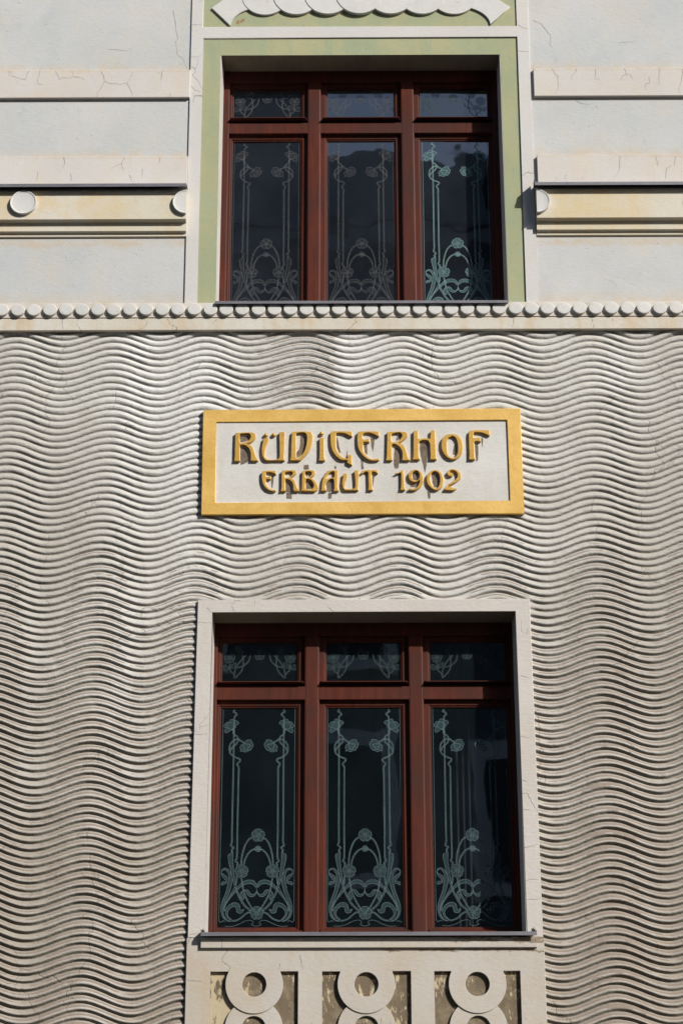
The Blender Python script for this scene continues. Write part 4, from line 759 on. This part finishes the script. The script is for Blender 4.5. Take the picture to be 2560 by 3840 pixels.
def wave(x):
    ph = phase(x)
    c = np.cos(np.pi*ph) if base == 0 else -np.cos(np.pi*ph)
    return c
XS = np.concatenate([np.linspace(-6, -2.8, 60)[:-1], np.arange(-2.8, 2.8001, .0115), np.linspace(2.8, 6, 60)[1:]])
n = len(XS); ROWS = 15
wv = wave(XS)
def wave_at(zm): return wave(XS-.035*min(1, max(0, (zm-6.6)/1.2)))
relief = box('relief_wall', -6, 6, .0335, .0495, 2.60, 8.37, 'relief_plaster', house, 0)
# the backing is kept out of the window opening
bpy.data.objects.remove(relief)
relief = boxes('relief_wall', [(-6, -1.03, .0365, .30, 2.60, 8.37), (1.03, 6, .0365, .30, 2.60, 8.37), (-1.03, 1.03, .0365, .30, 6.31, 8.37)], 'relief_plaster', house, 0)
lab(relief, 'plaster wall modelled in rows of horizontal waves')
def drift(k, xs):
    return .0040*smooth_noise(1000+k, xs, 2.6)+.0014*smooth_noise(3000+k, xs, 8)+.0035*smooth_noise(77, xs+k*.05, .8)+.0010*smooth_noise(2000+k, xs, 26)
def clamp01(a): return np.clip(a, 0, 1)
NK = int((Z_TOP-2.5)/PITCH)+1
def region_wash(x, z):
    low = clamp01((7.45-z)/1.6)*.9
    patch = clamp01((x+.78)/.06)*clamp01((-.17-x)/.03)*clamp01((z-7.80)/.05)*(.72+.2*np.sin(z*60))
    right = .25*clamp01((x-.5)/.8)
    return np.maximum(low+right*low, patch)
for k in range(NK):
    wv = wave_at(Z_TOP-k*PITCH); wv1 = wave_at(Z_TOP-(k+1)*PITCH)
    b0 = Z_TOP-k*PITCH+AMP*wv*(1+.05*smooth_noise(5+k//9, XS, .7))+drift(k, XS)
    b1 = Z_TOP-(k+1)*PITCH+AMP*wv1*(1+.05*smooth_noise(5+(k+1)//9, XS, .7))+drift(k+1, XS)
    t = np.linspace(0, 1, ROWS)[:, None]
    Zg = b0[None]*(1-t)+b1[None]*t
    Xg = np.broadcast_to(XS[None], Zg.shape)
    pa = np.interp(t, (0, .08, .2, .33, .45, .55, .63, .70, .78, .86, .93, 1), (0, .10, .44, .63, .74, .92, 1, .95, .68, .30, .09, 0))
    pb = np.interp(t, (0, .1, .22, .38, .5, .6, .72, .84, .93, 1), (0, .30, .66, .90, 1, .96, .72, .36, .10, 0))
    deep = clamp01((7.6-Zg)/2.2+.12*smooth_noise(70, XS, .9)[None])*(.6+.4*clamp01((np.abs(XS)-.5)/.9)[None])
    prof = pa*deep+pb*(1-deep)
    Hz = .0140+.0050*deep
    prof = np.clip(prof, 0, 1)
    hk = 1+.22*smooth_noise(300+k, XS, 2.2)[None]+.12*smooth_noise(900+k, XS, 11)[None]+.05*smooth_noise(950+k, XS, 40)[None]
    fade = np.ones_like(Zg)
    def flat(x0, x1, ze, wd):
        # relief dies out into a flat fillet just above an edge at height ze
        inx = clamp01((Xg-x0)/.05)*clamp01((x1-Xg)/.05)
        d = clamp01((Zg-ze)/wd); dn = clamp01((Zg-(ze-.10))/.01)
        return 1-inx*(1-d)*dn
    fade = fade*flat(-1.14, 1.14, 6.35, .055)*flat(-1.12, 1.12, 7.735, .05)
    Yg = YV-Hz*hk*(prof*fade+(1-fade)*.72)
    Yg = Yg+.0007*smooth_noise(40+k, XS, 60)[None]*np.sin(np.pi*t)
    wash = region_wash(Xg, Zg)*(.55+.45*clamp01((wv[None]+.6)/.7))+.16*smooth_noise(600+k, XS, 1.5)[None]
    inside = (np.abs(Xg) < 1.06) & (Zg < 6.33)
    fm = ~(inside[:-1, :-1] | inside[:-1, 1:] | inside[1:, :-1] | inside[1:, 1:])
    fm &= ~(Zg[:-1, :-1] > 8.44)
    if not fm.any(): continue
    cols_any = fm.any(0)
    mid = np.abs(XS[:-1]) < 1.0
    pieces = [(0, n-1)]
    if not cols_any[mid].any(): pieces = [(0, int(np.argmax(XS > 0))), (int(np.argmax(XS > 0)), n-1)]
    for c0, c1 in pieces:
        idx = np.arange(ROWS*n).reshape(ROWS, n)
        sub = fm[:, c0:c1]
        A = idx[:-1, c0:c1][sub]; Bq = idx[1:, c0:c1][sub]; Cq = idx[1:, c0+1:c1+1][sub]; Dq = idx[:-1, c0+1:c1+1][sub]
        if len(A) == 0: continue
        F = np.stack([A, Bq, Cq, Dq], 1)
        used, inv = np.unique(F, return_inverse=True); F = inv.reshape(F.shape)
        co = np.stack([Xg.ravel()[used], Yg.ravel()[used], Zg.ravel()[used]], 1)
        me = bpy.data.meshes.new('relief_ridge')
        me.vertices.add(len(used)); me.vertices.foreach_set('co', co.astype(np.float32).ravel())
        me.loops.add(F.size); me.loops.foreach_set('vertex_index', F.ravel().astype(np.int32))
        me.polygons.add(len(F)); me.polygons.foreach_set('loop_start', np.arange(0, F.size, 4, dtype=np.int32))
        me.polygons.foreach_set('use_smooth', np.ones(len(F), bool))
        tt = np.broadcast_to(t, Zg.shape).ravel()[used]
        uvl = me.uv_layers.new(name='across')
        uvl.data.foreach_set('uv', np.stack([co[:, 0][F.ravel()], tt[F.ravel()]], 1).astype(np.float32).ravel())
        at = me.attributes.new('wash', 'FLOAT', 'POINT'); at.data.foreach_set('value', wash.ravel()[used].astype(np.float32))
        me.update(); me.validate()
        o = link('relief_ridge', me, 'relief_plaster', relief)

# ------------------------------------------------------------ the sign
sign = empty('sign', (0, -.006, 6.97), 'gold-framed plaster plaque reading RÜDiGERHoF ERBAUT 1902 between the two windows', 'sign')
inv = Matrix.Translation((0, .006, -6.97))
def on_sign(o):
    o.parent = sign; o.matrix_parent_inverse = inv; return o
on_sign(plate('gilded_frame', [[(-1.090, 6.972), (1.086, 6.976), (1.084, 7.754), (-1.093, 7.750)], [(-.996, 7.060), (.993, 7.070), (.990, 7.667), (-1.0, 7.661)]], -.0065, .034, 'gold_frame', None, .003))
on_sign(box('board', -1.05, 1.05, .0055, .033, 7.02, 7.71, 'sign_board_plaster', None, 0))
for nme, outer, holes in LETTERS:
    me = plate_mesh('letter', [smooth_poly(outer, True, 4, 42)]+[smooth_poly(h, True, 4, 42) for h in holes], -.0165, .0058, .0023, 3)
    o = link('letter', me, 'gold_letter'); on_sign(o)
    o['label'] = 'raised gilt letter %s' % nme if not nme.isdigit() else 'raised gilt numeral %s' % nme
for x, z in DOTS:
    bm = bmesh.new(); bmesh.ops.create_icosphere(bm, subdivisions=3, radius=.0152)
    for v in bm.verts: v.co = Vector((x+v.co.x, -.004+v.co.y*1.0, z+v.co.z))
    on_sign(link('letter_dot', mesh_of(bm, 'letter_dot'), 'gold_letter', None, True))
for di, pl in enumerate(DRIPS):
    dm = bmesh.new()
    q = smooth_poly(pl, True, 4, 60)
    q = [(x+random.uniform(-.0012, .0012), z+random.uniform(-.0015, .0015)) for x, z in q]
    vs = [dm.verts.new((x, .00525-.00006*di, z)) for x, z in q]
    dm.faces.new(vs); bmesh.ops.triangulate(dm, faces=list(dm.faces))
    me = bpy.data.meshes.new('drip_stain'); dm.to_mesh(me); dm.free()
    lab(on_sign(link('drip_stain', me, 'drip_grime')), 'brown drip stain beside a letter')

# ------------------------------------------------------------ cracks and small blemishes
for y, pts in CRACKS:
    P_ = [np.array(pts[0])]
    for a, b in zip(pts, pts[1:]):
        a = np.array(a); b = np.array(b); L_ = np.linalg.norm(b-a); m = max(2, int(L_/.012))
        nrm = np.array([-(b-a)[1], (b-a)[0]])/(L_+1e-9)
        for i in range(1, m+1): P_.append(a+(b-a)*i/m+nrm*random.uniform(-.0025, .0025)*(i < m))
    P_ = np.array(P_); T_ = np.gradient(P_, axis=0); T_ /= np.linalg.norm(T_, axis=1)[:, None]+1e-9
    N_ = np.stack([-T_[:, 1], T_[:, 0]], 1); n_ = len(P_)
    wd_ = np.array([.0016*(1-.7*i/n_)*random.uniform(.6, 1.3) for i in range(n_)])[:, None]
    A_, B_ = P_+N_*wd_, P_-N_*wd_
    vs = [(p[0], y-.0004, p[1]) for p in A_]+[(p[0], y-.0004, p[1]) for p in B_]
    me = bpy.data.meshes.new('crack'); me.from_pydata(vs, [], [(i, i+n_, i+1+n_, i+1) for i in range(n_-1)])
    link('crack', me, 'grime_crack', house)
for pl in RUST:
    me = bpy.data.meshes.new('rust_stain'); q = smooth_poly(pl, True, 3, 60); me.from_pydata([(x, .0115, z) for x, z in q], [], [tuple(range(len(q)))])
    lab(link('rust_stain', me, 'rust', house), 'small brown stain on the green panel under the left scales')
for hx, hz_ in ((-1.202, 6.565), (1.114, 5.159)):
    bm = bmesh.new(); bmesh.ops.create_icosphere(bm, subdivisions=2, radius=.006)
    for v in bm.verts: v.co = Vector((hx+v.co.x, .016+v.co.y*.4, hz_+v.co.z))
    link('screw_hole', mesh_of(bm, 'screw_hole'), 'grime_black', house)

# ------------------------------------------------------------ houses across the street (seen in the glass)
def opposite(x0, x1, y, h, label, pale=None, attic=True):
    b = empty('building', ((x0+x1)/2, y, 0), label, 'building')
    iv = Matrix.Translation((-(x0+x1)/2, -y, 0))
    def add(o): o.parent = b; o.matrix_parent_inverse = iv; return o
    add(box('wall', x0, x1, y-12, y, -.1, h, 'opposite_stucco', None, .02))
    add(box('cornice', x0-.3, x1+.3, y-.2, y+.55, h-.5, h-.05, 'opposite_stucco', None, .05))
    rb = bmesh.new()
    hexa(rb, [(x0-.3, y+.55, h), (x1+.3, y+.55, h), (x1+.3, y-12.3, h), (x0-.3, y-12.3, h)], [(x0+.4, y-1.6, h+1.3), (x1-.4, y-1.6, h+1.3), (x1-.4, y-10, h+1.3), (x0+.4, y-10, h+1.3)])
    add(link('roof', mesh_of(rb, 'roof'), 'opposite_roof'))
    w = bmesh.new(); bm_box(w, -.65, .65, -.02, .03, -1.1, 1.1, 0); wme = mesh_of(w, 'window')
    fr = plate_mesh('frame', [rect(-.85, .85, -1.3, 1.35), rect(-.6, .6, -1.05, 1.05)], -.08, .02, .01)
    nx = max(2, int((x1-x0)/2.9)); nz = int((h-2)/3.7)
    for i in range(nx):
        for j in range(nz):
            px = x0+(i+.5)*(x1-x0)/nx; pz = 2.6+j*3.7
            o = link('window', wme, 'opposite_window'); add(o); o.location = (px, y+.0, pz)
            f = link('frame', fr, 'opposite_pale_stucco'); f.parent = o; f.rotation_euler = (0, 0, pi); f.location = (0, .03, 0)
    return b
OB = opposite(-17, 14, -20, 20.6, 'dark rendered apartment house across the street, opposite the facade')
opposite(-34, -17.2, -20, 19.0, 'lower dark rendered house across the street, left of the opposite one')
opposite(40, 60, -20, 17.5, 'dark rendered house across the street beyond the gap, far right')
DX = Matrix.Translation((1.5, 20, 0))
def dorm(x0, x1, z0, z1, yf, mat, nm, lb):  # unseen roof pieces, added and shaped for what the panes reflect
    o = box(nm, x0, x1, yf-2.2, yf, z0, z1, mat, None, .02); o.parent = OB; o.matrix_parent_inverse = DX; lab(o, lb); return o
dorm(-6.5, -1.02, 20.3, 25.2, -20.6, 'opposite_stucco', 'added_gable', 'tall dark gable added to the opposite house to block reflected sky')
dorm(-1.0, 3.2, 20.3, 22.95, -21.0, 'opposite_stucco', 'added_dormer', 'low dark dormer added to the opposite house to limit reflected sky')
dorm(-.62, .02, 20.55, 21.45, -20.95, 'opposite_pale_stucco', 'reflection_panel', 'pale panel added on the dormer to show in the upper pane reflection')  # unseen, added so the upper middle pane reflects a light patch
dorm(3.3, 13.0, 20.3, 23.4, -20.8, 'opposite_stucco', 'added_gable', 'broad dark gable added to the opposite house for what the panes reflect')
